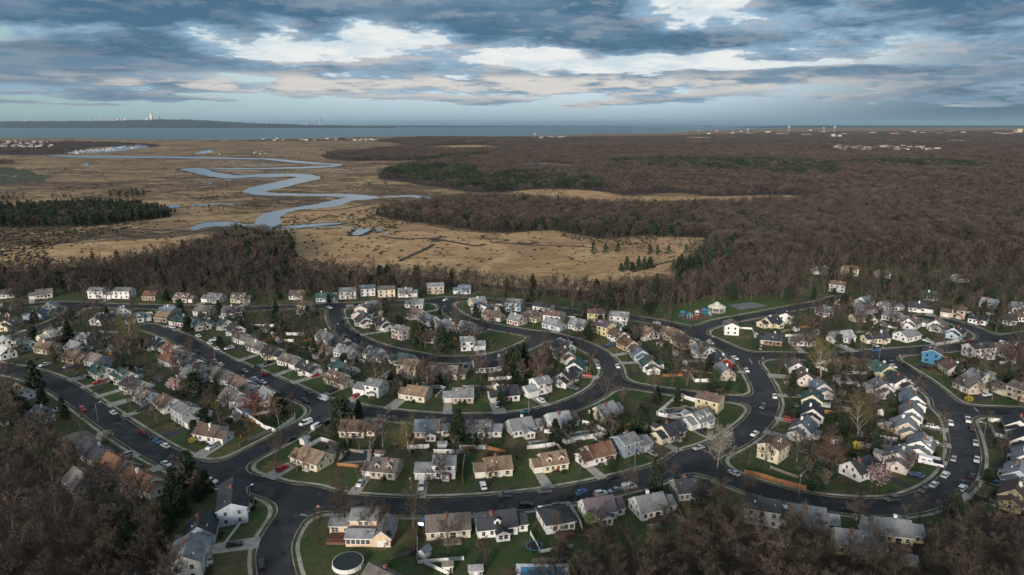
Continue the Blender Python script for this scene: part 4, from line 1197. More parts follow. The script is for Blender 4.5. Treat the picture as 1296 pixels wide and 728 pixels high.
def evergreen(seed, H=13.0, R_=3.4, n=2000, lw=0.50, cone=0.9):
    r = random.Random(seed); T = MB(); C = MB(); T.tube((0, 0, -.3), (0, 0, H * .9), .24, .05, 5)
    whorls = int(H * 1.3)
    for k in range(whorls):
        t = (k + .5) / whorls; z = H * (.12 + .86 * t); rad = R_ * (1 - t ** 1.3 * cone) * r.uniform(.75, 1.1)
        for j in range(6):
            az = r.uniform(0, 6.28); e = Vector((math.cos(az) * rad, math.sin(az) * rad, z - rad * .18 + r.uniform(-.2, .3)))
            C.tube((0, 0, z), e, .05, .015, 3)
            m = max(2, int(n / whorls / 6))
            for q in range(m):
                f = r.uniform(.25, 1.02); c = Vector((0, 0, z)).lerp(e, f) + rdir(r) * .35; d = (e.normalized() * .5 + rdir(r, -.05)).normalized(); u = d.orthogonal().normalized(); u.rotate(Matrix.Rotation(r.uniform(0, 3), 3, d)); l = lw * r.uniform(.8, 1.7)
                C.poly([c - u * lw * .5, c + u * lw * .5, c + d * l + u * lw * .15, c + d * l - u * lw * .15])
    return T, C
def leafy(seed, R_=2.5, H=5.0, n=1200, lw=.28, trunk=1.2, squash=.8):
    r = random.Random(seed); T = MB(); C = MB(); T.tube((0, 0, -.2), (0, 0, H * .5), .14, .08, 5)
    lobes = [Vector((r.uniform(-.5, .5) * R_, r.uniform(-.5, .5) * R_, trunk + (H - trunk) * r.uniform(.35, .75))) for _ in range(9)]
    for l in lobes: T.tube((0, 0, H * .25), l, .06, .02, 3)
    for i in range(n):
        l = r.choice(lobes); v = rdir(r, .1); k = R_ * .55 * r.uniform(.55, 1.05); c = l + Vector((v.x * k, v.y * k, v.z * k * squash)); d = rdir(r); u = d.orthogonal().normalized()
        C.poly([c - u * lw * .5, c + d * lw * .7, c + u * lw * .5, c - d * lw * .5])
    return T, C
def shrubm(seed, R_=.8, H=1.1, n=160, lw=.24):
    r = random.Random(seed); C = MB()
    for i in range(n):
        v = rdir(r, .3); k = r.uniform(.6, 1.05); c = Vector((v.x * R_ * k, v.y * R_ * k, max(.05, H * .45 + v.z * H * .5 * k))); d = rdir(r); u = d.orthogonal().normalized()
        C.poly([c - u * lw * .5, c + d * lw * .7, c + u * lw * .5, c - d * lw * .5])
    return C

BARE = []
for i in range(7):
    T, C = bare_tree(100 + i, H=(12, 14, 10, 13, 11, 15, 9)[i], spread=(5, 5.2, 4.6, 4.2, 5.4, 5.5, 4)[i], dens=(9, 10, 9, 10, 9, 9, 9)[i], tw=.09)
    BARE.append((T.mesh('trunk', M['bark2' if i % 3 == 1 else 'bark']), C.mesh('crown', M['twig'])))
EVER = []
for i in range(4):
    T, C = evergreen(200 + i, H=(12, 9, 14, 10)[i], R_=(3.8, 3.6, 3.4, 4.2)[i], cone=(.9, .75, .9, .6)[i])
    EVER.append((T.mesh('trunk', M['bark']), C.mesh('crown', M['needle'])))
def mk(T, C, mt, mc): return (T.mesh('trunk', mt), C.mesh('crown', mc))
SPECIAL = {
 'sycamore': mk(*bare_tree(301, 15, 6.5, 1.5, .09, 7, gtrunk=.9), M['palebark'], M['palewhite']),
 'maple': mk(*bare_tree(302, 12, 5.6, 1.25, .09, 11), M['bark'], M['twigred']),
 'oak': mk(*bare_tree(303, 15, 6.2, 1.3, .08, 10, gtrunk=1.2), M['palebark'], M['twigyellow']),
 'redbare': mk(*bare_tree(304, 10, 4.6, 1.2, .1, 10), M['bark'], M['redleaf']),
 'pink': mk(*leafy(305, 3.0, 6.0, 1100, .30), M['bark'], M['pink']),
 'pear': mk(*leafy(306, 3.0, 7.0, 1500, .30), M['bark'], M['pear']),
 'willow': mk(*leafy(307, 2.6, 7.0, 1500, .26, 1.0, 1.2), M['bark'], M['willow']),
 'brownround': mk(*bare_tree(308, 11, 5.0, 1.3, .085, 13), M['palebark'], M['twigred']),
}
def plant(name, pair, p, s=1.0, rz=None, sz=None):
    o = empty(name, p, rnd.uniform(0, 6.28) if rz is None else rz); o.scale = (s, s, sz or s)
    t = new_obj('trunk', pair[0], o); c = new_obj('crown', pair[1], o)
    return o

def clear_of(p, dh=7.0, dr=3.0):
    if -420 < p.x < 460 and 125 < p.y < 630 and sd_at(p.x, p.y) < dr: return False
    for (x, y, a, b, rz) in FOOT:
        dx, dy = p.x - x, p.y - y
        if dx * dx + dy * dy < 300:
            c, s = math.cos(rz), math.sin(rz); u = dx * c + dy * s; v = -dx * s + dy * c
            if abs(u) < a + dh * .35 and abs(v) < b + dh * .25: return False
    return True

# ---- named trees: px, py of the foot, kind, scale, label
for (px, py, k, s, lab) in [
 (908, 592, 'sycamore', .85, 'pale white-barked bare tree spreading beside the lower road bend'),
 (1046, 606, 'maple', 1.0, 'round reddish-brown bare tree in the yard inside the right loop'),
 (1086, 553, 'oak', .95, 'tall olive-brown bare tree in the back yards left of the right loop'),
 (1039, 478, 'oak', 1.0, 'large olive-brown tree at the roadside below the cross street'),
 (1109, 621, 'pink', 1.6, 'pink blossoming tree before the white house inside the right loop'),
 (222, 500, 'pink', 1.4, 'pale pink blossoming tree behind houses above the wide left road'),
 (697, 470, 'pink', .6, 'small pink blossoming tree inside the middle loop beside white gables'),
 (137, 568, 'pear', 1.15, 'pale whitish-green blossoming tree on the verge of the wide left road'),
 (322, 534, 'redbare', 1.4, 'dark red budding tree beside the blue pool with white fence'),
 (347, 533, 'redbare', 1.1, 'smaller dark red tree right of the blue pool with white fence'),
 (682, 483, 'brownround', 1.05, 'broad brown bare tree inside the middle loop beside dark evergreens'),
 (519, 576, 'oak', .75, 'wide bare tree in the lawn above the long lower road'),
 (745, 668, 'willow', .75, 'bright yellow-green leafing tree in front of the pinkish-grey roof'),
 (538, 440, 'brownround', .6, 'brown bare tree next to two evergreens on the inner road'),
 (541, 492, 'brownround', 1.0, 'large bare brown tree beside the tan gabled house'),
 (869, 488, 'brownround', .65, 'small reddish bare tree on the lawn above the narrow path'),
 (1150, 600, 'brownround', .6, 'thin bare tree on the lawn beside the parked motorhome'),
 (163, 449, 'oak', 1.15, 'big dense brown tree among houses left of the diagonal road'),
 (380, 402, 'oak', .9, 'yellowish bare tree beside the top road on the left'),
 (1280, 468, 'brownround', .9, 'dark bare tree at the right edge below the cross street'),
 (708, 712, 'brownround', .55, 'drooping brown tree behind the round trampoline'),
]:
    s *= 1.0 if k in ('pink', 'pear', 'willow', 'redbare') else 1.35
    o = plant('flowering_tree' if k in ('pink', 'pear') else 'leafing_tree' if k == 'willow' else 'bare_tree', SPECIAL[k], G(px, py, LAWNZ), s)
    tag(o, lab, 'tree')
for (px, py, v, s, lab) in [
 (655, 480, 0, 1.1, 'tall dark evergreen inside the middle loop, tallest of its clump'), (664, 474, 2, .9, 'dark evergreen behind the tallest one in the middle loop'), (646, 470, 1, 1.0, 'bushy dark evergreen left of the middle loop clump'),
 (580, 563, 0, .95, 'dark evergreen tree rising before the pinkish house by the middle road'), (433, 545, 3, 1.1, 'broad olive evergreen at the corner above the lower road lawns'), (355, 530, 3, .9, 'dark evergreen behind the white fenced corner yard'),
 (505, 424, 1, 1.0, 'dark evergreen between houses right of the inner curved road'), (529, 437, 3, 1.05, 'round dark green evergreen before the orange-brown roof'), (560, 446, 3, .95, 'round dark green evergreen right of the orange-brown roof'),
 (806, 552, 0, .75, 'dark narrow evergreen standing behind the blue-grey house'), (45, 497, 0, 1.0, 'dark evergreen standing over the wide left road'), (247, 498, 3, .8, 'dark round evergreen beside the pale pink blossoming tree'),
 (241, 622, 0, .95, 'tall dark evergreen by the curve of the wide left road'), (722, 630, 1, .4, 'small conical evergreen behind the lower road lawns'), (827, 627, 2, .7, 'dark evergreen below the lower road beside the stone house'),
 (88, 436, 0, .85, 'dark evergreen among the houses at the far left'), (770, 393, 2, 1.0, 'dark evergreen by the top road before the woods'), (744, 430, 1, .8, 'evergreen between houses outside the middle loop'),
 (1032, 620, 1, .7, 'dark evergreen by the orange wooden fence'), (1069, 392, 3, .8, 'evergreen beside the orange roofed house in the upper right'), (697, 558, 1, .35, 'small pointed evergreen beside the long white fence'),
 (776, 552, 3, .75, 'bushy evergreen at the cream gabled house'), (492, 690, 1, .5, 'low evergreen beside the road corner house')]:
    o = plant('evergreen_tree', EVER[v], G(px, py, LAWNZ), s * (1.3 if s > .6 else 1)); tag(o, lab, 'evergreen tree')

# ---- positions of the rest
def scatter(poly, spacing, rr, jitter=.45):
    xs = [p[0] for p in poly]; ys = [p[1] for p in poly]; x = min(xs); out = []
    nx = int((max(xs) - min(xs)) / spacing) + 1; ny = int((max(ys) - min(ys)) / spacing) + 1
    X = np.repeat(np.arange(nx), ny) * spacing + min(xs); Y = np.tile(np.arange(ny), nx) * spacing + min(ys)
    X = X + rr.uniform(-jitter, jitter, X.shape) * spacing; Y = Y + rr.uniform(-jitter, jitter, Y.shape) * spacing
    # keep what the photo can see
    k = (Y > 100) & (np.abs(X) < (Y * 0.80 + 60))
    X, Y = X[k], Y[k]; k = inside_np(X, Y, poly); return X[k], Y[k]
NR = np.random.default_rng(5)
bare_pts, ever_pts = [], []    # (x, y, scale, zone)
SWPX = [(-60, 560), (10, 560), (60, 590), (100, 620), (150, 640), (190, 668), (225, 700), (215, 740), (260, 780), (200, 860), (-120, 860)]
SEPX = [(700, 735), (770, 705), (822, 690), (880, 672), (930, 668), (960, 690), (1010, 706), (1080, 705), (1125, 690), (1150, 668), (1210, 664), (1240, 650), (1330, 650), (1400, 860), (600, 860), (640, 760)]
LEPX = [(-40, 500), (10, 512), (30, 535), (62, 548), (84, 575), (112, 592), (128, 612), (165, 622), (190, 640), (170, 660), (100, 620), (60, 592), (10, 562), (-60, 560)]
SW, SE, LE = gpoly(SWPX), gpoly(SEPX), gpoly(LEPX)
for nm, poly, sp in (('at the lower left', SW, 6.0), ('at the lower right', SE, 6.2), ('at the lower left', LE, 6.0)):
    X, Y = scatter(poly, sp, NR)
    for x, y in zip(X, Y):
        if clear_of(Vector((x, y, 0)), -6 if poly is LE else 6, 3.5): bare_pts.append((x, y, rnd.uniform(.8, 1.2), nm))
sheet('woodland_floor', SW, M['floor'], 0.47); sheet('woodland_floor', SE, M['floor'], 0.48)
# evergreens in the lower-left wood
for px, py in [(150, 672), (163, 680), (178, 672), (190, 690), (205, 682), (218, 672), (228, 655), (214, 656), (198, 664), (236, 690), (184, 706), (205, 705), (160, 700), (222, 638), (250, 634), (262, 628)]:
    g = G(px + rnd.uniform(-3, 3), py, LAWNZ)
    if clear_of(g, 4): ever_pts.append((g.x, g.y, rnd.uniform(.65, .95), 'in the lower left wood'))
# back yards of the neighbourhood
k = 0
tries = 0
yard = []
while k < 1400 and tries < 90000:
    tries += 1
    x = rnd.uniform(-400, 420); y = rnd.uniform(165, 530)
    p = Vector((x, y, 0))
    q = PX((x, y, 3))
    if not (-30 < q[0] < 1330): continue
    if not inside(p, HOOD) or inside(p, SW) or inside(p, SE): continue
    s = sd_at(x, y)
    if s < 15 and rnd.random() < .55: continue
    if s < 2.6 or not clear_of(p, 1.5): continue
    if 850 < q[0] < 1000 and 375 < q[1] < 425 : continue      # playground field
    if 340 < q[0] < 900 and q[1] > 560 and rnd.random() < .45: continue
    if any(abs(q[0] - a) < w and b - 12 < q[1] < b + h for a, b, w, h in ((465, 690, 75, 60), (1110, 612, 42, 40), (1182, 460, 16, 16), (1095, 600, 28, 20), (905, 520, 40, 25), (280, 670, 40, 50), (655, 672, 35, 30), (800, 648, 30, 20), (687, 735, 40, 60), (1020, 545, 26, 16), (925, 424, 14, 12), (270, 556, 22, 12))): continue
    if any((x - a) ** 2 + (y - b) ** 2 < 22 for a, b in yard): continue
    dark_left = q[0] < 250 or q[0] > 1040 or q[1] < 395
    if not dark_left and rnd.random() < .15: continue
    yard.append((x, y)); k += 1
    if rnd.random() < .15: ever_pts.append((x, y, rnd.uniform(.4, .9), 'among the houses'))
    else: bare_pts.append((x, y, rnd.uniform(.55, 1.3), 'among the houses'))
print('yard trees', k)
# lone trees and clumps on the reed beds
for px, py, e in [(751, 323, 1), (766, 321, 1), (775, 318, 0), (782, 320, 1), (792, 321, 0), (800, 322, 0), (808, 321, 0), (822, 322, 1), (832, 323, 1), (846, 322, 1), (860, 318, 0), (868, 321, 1), (813, 318, 0),
                  (786, 344, 1), (793, 343, 1), (800, 343, 1), (808, 343, 1), (815, 342, 1), (822, 341, 1), (852, 346, 1), (858, 344, 1), (866, 347, 1), (872, 345, 1), (880, 341, 1), (887, 336, 1), (862, 340, 1), (893, 330, 1), (1045, 300, 1), (880, 300, 0)]:
    g = G(px, py, 0)
    (ever_pts if e else bare_pts).append((g.x, g.y, rnd.uniform(.8, 1.25) if e else rnd.uniform(.5, .9), 'on the reed beds'))
# the belt of woods between houses and marsh
def wood(poly, sp, ev, zone, sc=(.85, 1.15), evpolys=()):
    X, Y = scatter(poly, sp, NR)
    for x, y in zip(X, Y):
        if any(inside((x, y), c) for c in CG): continue
        if y < 640 and not clear_of(Vector((x, y, 0)), 4, 4): continue
        e = ev
        for ep, pr in evpolys:
            if inside((x, y), ep): e = pr
        (ever_pts if rnd.random() < e else bare_pts).append((x, y, rnd.uniform(*sc), zone))
EVP = [(gpoly([(480, 232), (480, 222), (500, 212), (600, 213), (610, 225), (660, 222), (760, 232), (765, 243), (620, 246), (560, 240)]), .72), (gpoly([(600, 300), (610, 285), (700, 285), (860, 278), (890, 300), (700, 300)]), .30),
       (gpoly([(470, 282), (470, 268), (640, 280), (640, 298)]), .25), (gpoly([(850, 345), (900, 320), (960, 290), (1000, 300), (940, 345)]), .30)]
wood(WG['belt'], 6.0, .035, 'in the belt of woods', (.6, 1.3))
wood(WG['hilltop'], 6.5, .25, 'in the belt of woods', (1.1, 1.5))
wood(WG['east'], 7.2, .04, 'in the forest', (1.1, 1.6), EVP)
wood(WG['middle'], 7.4, .05, 'in the forest', (.85, 1.35), EVP)
wood(WG['pines'], 7.0, .82, 'in the forest', (.9, 1.25))
wood(WG['clump'], 10, .25, 'in the forest', (.8, 1.2))
wood(WG['scrub'], 16, .3, 'in the forest', (.35, .6))
for kk in ('leftbrush', 'leftbrush2'): wood(WG[kk], 11, .1, 'in the forest', (.5, .8))
mg = WG['belt'][:19] + WG['middle']
for a_, b_ in zip(mg[:-1], mg[1:]):
    if (a_ - b_).length > 600: continue
    for k in range(int((a_ - b_).length / 9)):
        q = a_.lerp(b_, rnd.random()) + Vector((rnd.gauss(0, 9), rnd.gauss(0, 16), 0)); bare_pts.append((q.x, q.y, rnd.uniform(.3, .95), 'in the forest'))
# ---- nearest 300 of each kind stand as individuals, in groups; the rest is woodland
bare_pts.sort(key=lambda t: t[0] ** 2 + t[1] ** 2); ever_pts.sort(key=lambda t: t[0] ** 2 + t[1] ** 2)
ngh = 0
ZL = {'at the lower left': ('bare brown tree in the dense dark wood at the lower left', 'bare trees of the lower left wood'),
      'at the lower right': ('bare brown tree in the dense wood at the lower right', 'bare trees of the lower right wood'),
      'among the houses': ('bare brown tree in the yards among the houses', 'bare yard trees'),
      'on the reed beds': ('small bare tree on the tan reed bed', 'bare trees on the reed bed')}
def yl(t, D, noun, cat):
    lab, grp = D[t[3]]
    if t[3] == 'among the houses':
        h = min(HOUSES, key=lambda h: (h['p'].x - t[0]) ** 2 + (h['p'].y - t[1]) ** 2); w = h['where']
        lab = f"{noun} in the yards {w}"; grp = f"{noun}s {w}"
    return lab, cat, grp
n = 0; rest_b = []
for t in bare_pts:
    if n < 278 and t[3] in ZL:
        o = plant('bare_tree', BARE[rnd.randrange(len(BARE))], (t[0], t[1], LAWNZ), t[2]); tag(o, *yl(t, ZL, 'bare brown tree', 'tree')); n += 1
    else: rest_b.append(t)
EL = {'in the lower left wood': ('dark evergreen in the lower left wood', 'evergreens of the lower left wood'), 'among the houses': ('dark evergreen in the yards among the houses', 'evergreens in the yards'),
      'on the reed beds': ('dark green evergreen on the edge of the tan reed bed', 'evergreens on the reed bed'), 'in the belt of woods': ('dark evergreen in the brown belt of woods behind the houses', 'evergreens in the belt of woods')}
n = 0; rest_e = []
for t in ever_pts:
    if n < 270 and t[3] in EL:
        o = plant('evergreen_tree', EVER[rnd.randrange(len(EVER))], (t[0], t[1], LAWNZ if t[3] != 'on the reed beds' else 0.05), t[2]); tag(o, *yl(t, EL, 'dark evergreen', 'evergreen tree')); n += 1
    else: rest_e.append(t)

def proto_collection(name, meshes):
    c = bpy.data.collections.new(name)
    for i, me in enumerate(meshes):
        o = bpy.data.objects.new(f"{name}_{i:02d}", me); c.objects.link(o)
    return c
def gn_scatter(name, coll, pts, label, cat):
    """pts: rows x, y, z, scale, index -> one object whose vertices each carry one instance"""
    P = np.array(pts, dtype=float); me = bpy.data.meshes.new(name)
    me.vertices.add(len(P)); me.vertices.foreach_set('co', P[:, :3].ravel())
    a = me.attributes.new('scl', 'FLOAT', 'POINT'); a.data.foreach_set('value', P[:, 3].astype(np.float32))
    a = me.attributes.new('idx', 'INT', 'POINT'); a.data.foreach_set('value', P[:, 4].astype(np.int32))
    a = me.attributes.new('rz', 'FLOAT_VECTOR', 'POINT'); rz = np.zeros((len(P), 3), np.float32); rz[:, 2] = NR.uniform(0, 6.28, len(P)); a.data.foreach_set('vector', rz.ravel())
    o = new_obj(name, me); tag(o, label, cat, None, 'stuff')
    g = bpy.data.node_groups.new(name, 'GeometryNodeTree')
    g.interface.new_socket('Geometry', in_out='INPUT', socket_type='NodeSocketGeometry'); g.interface.new_socket('Geometry', in_out='OUTPUT', socket_type='NodeSocketGeometry')
    N = g.nodes.new; gi, go = N('NodeGroupInput'), N('NodeGroupOutput'); iop = N('GeometryNodeInstanceOnPoints'); ci = N('GeometryNodeCollectionInfo')
    ci.inputs['Collection'].default_value = coll; ci.inputs['Separate Children'].default_value = True; ci.inputs['Reset Children'].default_value = True
    iop.inputs['Pick Instance'].default_value = True
    def attr(nm, ty):
        q = N('GeometryNodeInputNamedAttribute'); q.data_type = ty; q.inputs['Name'].default_value = nm; return [s for s in q.outputs if s.enabled and s.name == 'Attribute'][0]
    g.links.new(gi.outputs[0], iop.inputs['Points']); g.links.new(ci.outputs[0], iop.inputs['Instance'])
    g.links.new(attr('idx', 'INT'), iop.inputs['Instance Index']); g.links.new(attr('scl', 'FLOAT'), iop.inputs['Scale']); g.links.new(attr('rz', 'FLOAT_VECTOR'), iop.inputs['Rotation'])
    g.links.new(iop.outputs[0], go.inputs[0])
    md = o.modifiers.new('scatter', 'NODES'); md.node_group = g
    return o
def mid_proto(i):
    T, C = bare_tree(400 + i, H=(12, 13, 11, 12, 10)[i], spread=4.3, q=.55, tw=.17, dens=8, base=.3)
    n = len(T.f); T.v, off = T.v + C.v, len(T.v); T.f += [tuple(k + off for k in f) for f in C.f]; T.m = [0] * n + [1] * len(C.f)
    return T.mesh('bare_tree_mid', [M['bark2' if i % 2 else 'bark'], M[('twigfar', 'twigfar2', 'twigfar3', 'twigfar', 'twigfar2')[i]]])
mids = [mid_proto(i) for i in range(5)]
fars = [far_bare(500 + i, (11, 12, 10, 12)[i], (4.2, 4.6, 3.9, 4.4)[i]).mesh('bare_tree_far', [M['bark'], M[('twigfar', 'twigfar2', 'twigfar3', 'twigfar')[i]]]) for i in range(4)]
def ever_far(i):
    T, C = evergreen(600 + i, H=(11, 12, 10)[i], R_=(3.4, 3.0, 3.6)[i], n=260, lw=.8, cone=(.8, .9, .6)[i])
    n = len(T.f); T.v, off = T.v + C.v, len(T.v); T.f += [tuple(k + off for k in f) for f in C.f]; T.m = [0] * n + [1] * len(C.f)
    return T.mesh('evergreen_far', [M['bark'], M['needle']])
evf = [ever_far(i) for i in range(3)]
near_b = [t for t in rest_b if t[1] < 620]; far_b = [t for t in rest_b if t[1] >= 620]
print('rest', len(near_b), len(far_b), len(rest_e))
if near_b: gn_scatter('bare_woodland', proto_collection('mid_trees', mids), [(t[0], t[1], 0.1, t[2], rnd.randrange(5)) for t in near_b], 'belt of bare brown trees between the houses and the tan marsh', 'woods')
if far_b: gn_scatter('marsh_edge_forest', proto_collection('far_trees', fars), [(t[0], t[1], 0.1, t[2], rnd.randrange(4)) for t in far_b], 'bare brown forest around the tan reed beds', 'woods')
gn_scatter('evergreen_woodland', proto_collection('evergreens', evf), [(t[0], t[1], 0.1, t[2], rnd.randrange(3)) for t in rest_e], 'dark green evergreens mixed into the brown forest and the left marsh grove', 'woods')
# ---- great forest out to the bay: patches of canopy
def patch(seed, size, n, H, R_, sl, w):
    r = random.Random(seed); mb = MB()
    for i in range(n):
        cx, cyy = r.uniform(-size, size), r.uniform(-size, size); h = H * r.uniform(.7, 1.3); rr = R_ * r.uniform(.7, 1.4); mi_ = r.randrange(3)
        for k_ in range(sl):
            v = rdir(r, .45); q = r.uniform(.7, 1.0); c = Vector((cx + v.x * rr * q, cyy + v.y * rr * q, h * .66 + v.z * h * .34 * q)); d = (v + Vector((0, 0, .5)) + rdir(r) * .4).normalized()
            sliver(mb, c - d * .7, d, r.uniform(1.6, 2.8), w, r); mb.m[-1] = mi_
        if w < .9: b_ = len(mb.f); mb.tube((cx, cyy, 0), (cx, cyy, h * .6), .16, .1, 3, 3)
    return mb
pn = [patch(700 + i, 13, 10, 11, 4.4, 60, .55).mesh('forest_patch', [M['twigfar'], M['twigfar2'], M['twigfar3'], M['bark2']]) for i in range(5)]
pf = [patch(720 + i, 45, 46, 11.5, 6.5, 26, 1.5).mesh('forest_patch_far', [M['twigfar'], M['twigfar2'], M['twigfar3']]) for i in range(4)]
pe = [patch(740 + i, 12, 7, 12, 4, 50, .8) for i in range(2)]
pe = [p_.mesh('evergreen_patch', [M['needle'], M['needle'], M['needle'], M['bark']]) for p_ in pe]
X, Y = scatter(WG['north'], 24.0, NR, .4)
k1 = (Y < 3200); rowsn = []; rowse = []
from mathutils import noise as mnoise
for x, y in zip(X[k1], Y[k1]):
    if any(inside((x, y), c) for c in CG): continue
    nv = mnoise.noise(Vector((x * .0022, y * .0012, 7.0)))
    e = any(inside((x, y), ep) and rnd.random() < pr for ep, pr in EVP[:1]) or (nv > .33 and rnd.random() < .55)
    (rowse if e else rowsn).append((x, y, 0.1, rnd.uniform(.8, 1.2) * (1 + .25 * mnoise.noise(Vector((x * .01, y * .004, 1)))), rnd.randrange(2 if e else 5)))
X, Y = scatter(WG['north'], 80.0, NR, .4); k2 = (Y >= 3200) & (Y < 15000); rowsf = []
for x, y in zip(X[k2], Y[k2]):
    if any(inside((x, y), c) for c in CG): continue
    rowsf.append((x, y, 0.1, rnd.uniform(.8, 1.25), rnd.randrange(4)))
X, Y = scatter(WG['town'], 95.0, NR, .4)
for x, y in zip(X, Y): 
    if rnd.random() < .75: rowsf.append((x, y, 0.1, rnd.uniform(.6, .9), rnd.randrange(4)))
X, Y = scatter(WG['shoretrees'], 95.0, NR, .4)
for x, y in zip(X, Y): 
    if rnd.random() < .5: rowsf.append((x, y, 0.1, rnd.uniform(.5, .8), rnd.randrange(4)))
X, Y = scatter(WG['edge'], 26.0, NR, .4)
for x, y in zip(X, Y): rowsn.append((x, y, 0.1, rnd.uniform(.7, .9), rnd.randrange(5)))
print('patches', len(rowsn), len(rowse), len(rowsf))
gn_scatter('great_forest', proto_collection('forest_patches', pn), rowsn, 'great bare purple-brown forest covering the right half of the land', 'forest')
gn_scatter('forest_evergreens', proto_collection('evergreen_patches', pe), rowse, 'dark green stands within the great bare forest', 'forest')
gn_scatter('distant_forest', proto_collection('far_patches', pf), rowsf, 'distant dark forest along the shore of the bay', 'forest')

scr = [shrubm(900 + i, 2.2, 1.7, 60, 1.0).mesh('scrub', (M['twigfar'], M['twigfar2'], M['shrub'])[i]) for i in range(3)]
rows = []; rs = random.Random(40)
RG = [smooth_closed(gpoly(p), 2) for p in RIVERS]
while len(rows) < 3800:
    px, py = rs.uniform(-30, 900), rs.triangular(184, 356, 300); g = G(px, py)
    nv = mnoise.noise(Vector((g.x * .009, g.y * .006, 3.0)))
    if nv < .12 and rs.random() < .93: continue
    if any(inside(g, w) for w in WG.values()): continue
    if inside(g, HOOD) or any(inside(g, w) for w in RG): continue
    rows.append((g.x, g.y, .1, rs.uniform(.25, .8) * (1.25 if g.y > 1200 else 1), rs.randrange(3)))
gn_scatter('marsh_scrub', proto_collection('scrub', scr), rows, 'low dark scrub tufts dotted over the tan marsh', 'scrub')
# ------------------------------------------------------------------ the peach house at the road corner, built by hand
def nearest_road_dir(p):
    g = sd_grad(p.x, p.y)
    if g.length < 1e-4: g = Vector((0, 1, 0))
    g.normalize(); return Vector((-g.y, g.x, 0)), g
pc = G(462, 681, LAWNZ); root = empty('house', pc, R(-1.5)); root['category'] = 'house'
root['label'] = 'peach house with split grey roofs and wooden deck at the bottom street corner'; 
b1 = block(root, -4.6, 3.4, 1.0, 8.2, 5.3, 1.7, WM['e'], RM['g'])
b2 = block(root, -11.0, -4.62, 1.6, 8.0, 3.0, 2.0, WM['e'], RM['g'], names=('wing_wall', 'wing_roof'))
b3 = block(root, -4.6, 3.4, -4.4, 0.98, 2.9, 1.2, WM['e'], RM['g'], names=('porch_wall', 'porch_roof'))
b4 = block(root, 3.42, 8.6, -4.4, 5.2, 2.9, 2.2, WM['e'], RM['g'], ridge='y', names=('garage_wall', 'garage_roof'))
for u in (.4, .62): opening(root, b1, 'f', u, 3.75, 1.2, 1.0, True)
for u in (.1, .28, .46, .64, .82): opening(root, b3, 'f', u, 1.0, 1.15, 1.3, True)
opening(root, b4, 'f', .5, .05, 2, 2, True, 'garage')
for u in (.18, .34): opening(root, b2, 'f', u, .9, .9, 1.5, True)
opening(root, b2, 'f', .75, 1.2, 1.0, .9, True); opening(root, b1, 'l', .5, 3.6, 1.0, 1.2, True); opening(root, b1, 'r', .5, 3.6, 1.0, 1.2, True); opening(root, b4, 'r', .5, .9, 1.4, 1.2, True)
dk = MB(); dk.box(-10.6, -4.9, -3.6, 1.4, 0, .8)
for i in range(12): dk.box(-10.55 + i * .48, -10.15 + i * .48, -3.58, 1.38, .802, .84)
dk.build('deck', M['deckwood'], root)
rl = MB()
for x in np.arange(-10.5, -4.9, .8): rl.box(x, x + .08, -3.6, -3.52, .84, 1.7)
rl.box(-10.6, -4.9, -3.6, -3.52, 1.7, 1.78); rl.build('railing', M['deckwood'], root)
sh = MB()
FOOT.append((pc.x, pc.y, 13, 8, 0))

# ------------------------------------------------------------------ small buildings
def shed(px, py, wc, rc, label, w=3.0, d=2.4, h=2.0, rz=None, rh=.9):
    p = G(px, py, LAWNZ); t, g = nearest_road_dir(p); rz = math.atan2(t.y, t.x) if rz is None else R(rz)
    o = empty('shed', p, rz); b = block(o, -w / 2, w / 2, -d / 2, d / 2, h, rh, WM[wc], RM[rc], oh=.15)
    dr = MB(); dr.box(-.5, .5, -d / 2 - .05, -d / 2, .05, 1.75); dr.build('door', M['trim'], o)
    wi, fr = win_mesh(.5, .6); new_obj('window', wi, o, (w / 2 - .5, -d / 2 - .012, 1.0), 0); new_obj('window', wi, o, (w / 2 + .012, 0, 1.0), math.pi / 2)
    tag(o, label, 'shed'); FOOT.append((p.x, p.y, 2, 2, rz)); return o
shed(386, 561, 'w', 'w', 'small white shed behind the tan-roofed corner house')
shed(538, 704, 'w', 'u', 'white shed with blue-grey roof by the dirt driveway', rz=60)
shed(567, 722, 'c', 'k', 'small cream shed with square window near the bottom edge', w=2.6)
shed(602, 727, 'g', 'l', 'grey-roofed shed at the bottom edge', w=3.6, d=3)
shed(298, 532, 'c', 'k', 'cream shed beside the corner lawn with vinyl fences', w=3.4, d=3)
shed(245, 500, 't', 'k', 'tan shed near the pale pink tree', rz=30)
shed(861, 506, 't', 'k', 'little tan shed at the back corner of the pool yard', w=2.4)
shed(1115, 541, 't', 'k', 'brown shed left of the right loop houses', w=3.6, d=3)
shed(1129, 539, 'w', 'g', 'white shed beside the brown shed left of the right loop', w=3)
shed(1065, 499, 'n', 'k', 'brown wooden shed behind the corner pool fence', w=2.8)
shed(1094, 557, 'w', 'k', 'white shed behind the above-ground pool', w=2.8)
shed(1059, 482, 'w', 'k', 'small white shed left of the brown hip-roofed house', w=2.4)
shed(1031, 423, 'w', 'w', 'white shed behind houses above the cross street', w=3.4, d=3)
shed(139, 447, 'w', 'l', 'pale shed under the big brown tree on the left', w=3.4)
shed(866, 461, 'w', 'l', 'white shed behind the red gabled house', w=3)
shed(282, 405, 'w', 'w', 'white shed behind the top left road', w=3.4, d=3)
shed(934, 701, 'g', 'l', 'pale shed in the bare wood at the bottom', w=3)
shed(1237, 487, 'w', 'e', 'white shed with green roof at the right', w=3.4)
shed(650, 545, 'g', 'u', 'blue-grey shed behind houses beside the long white fence', w=3)

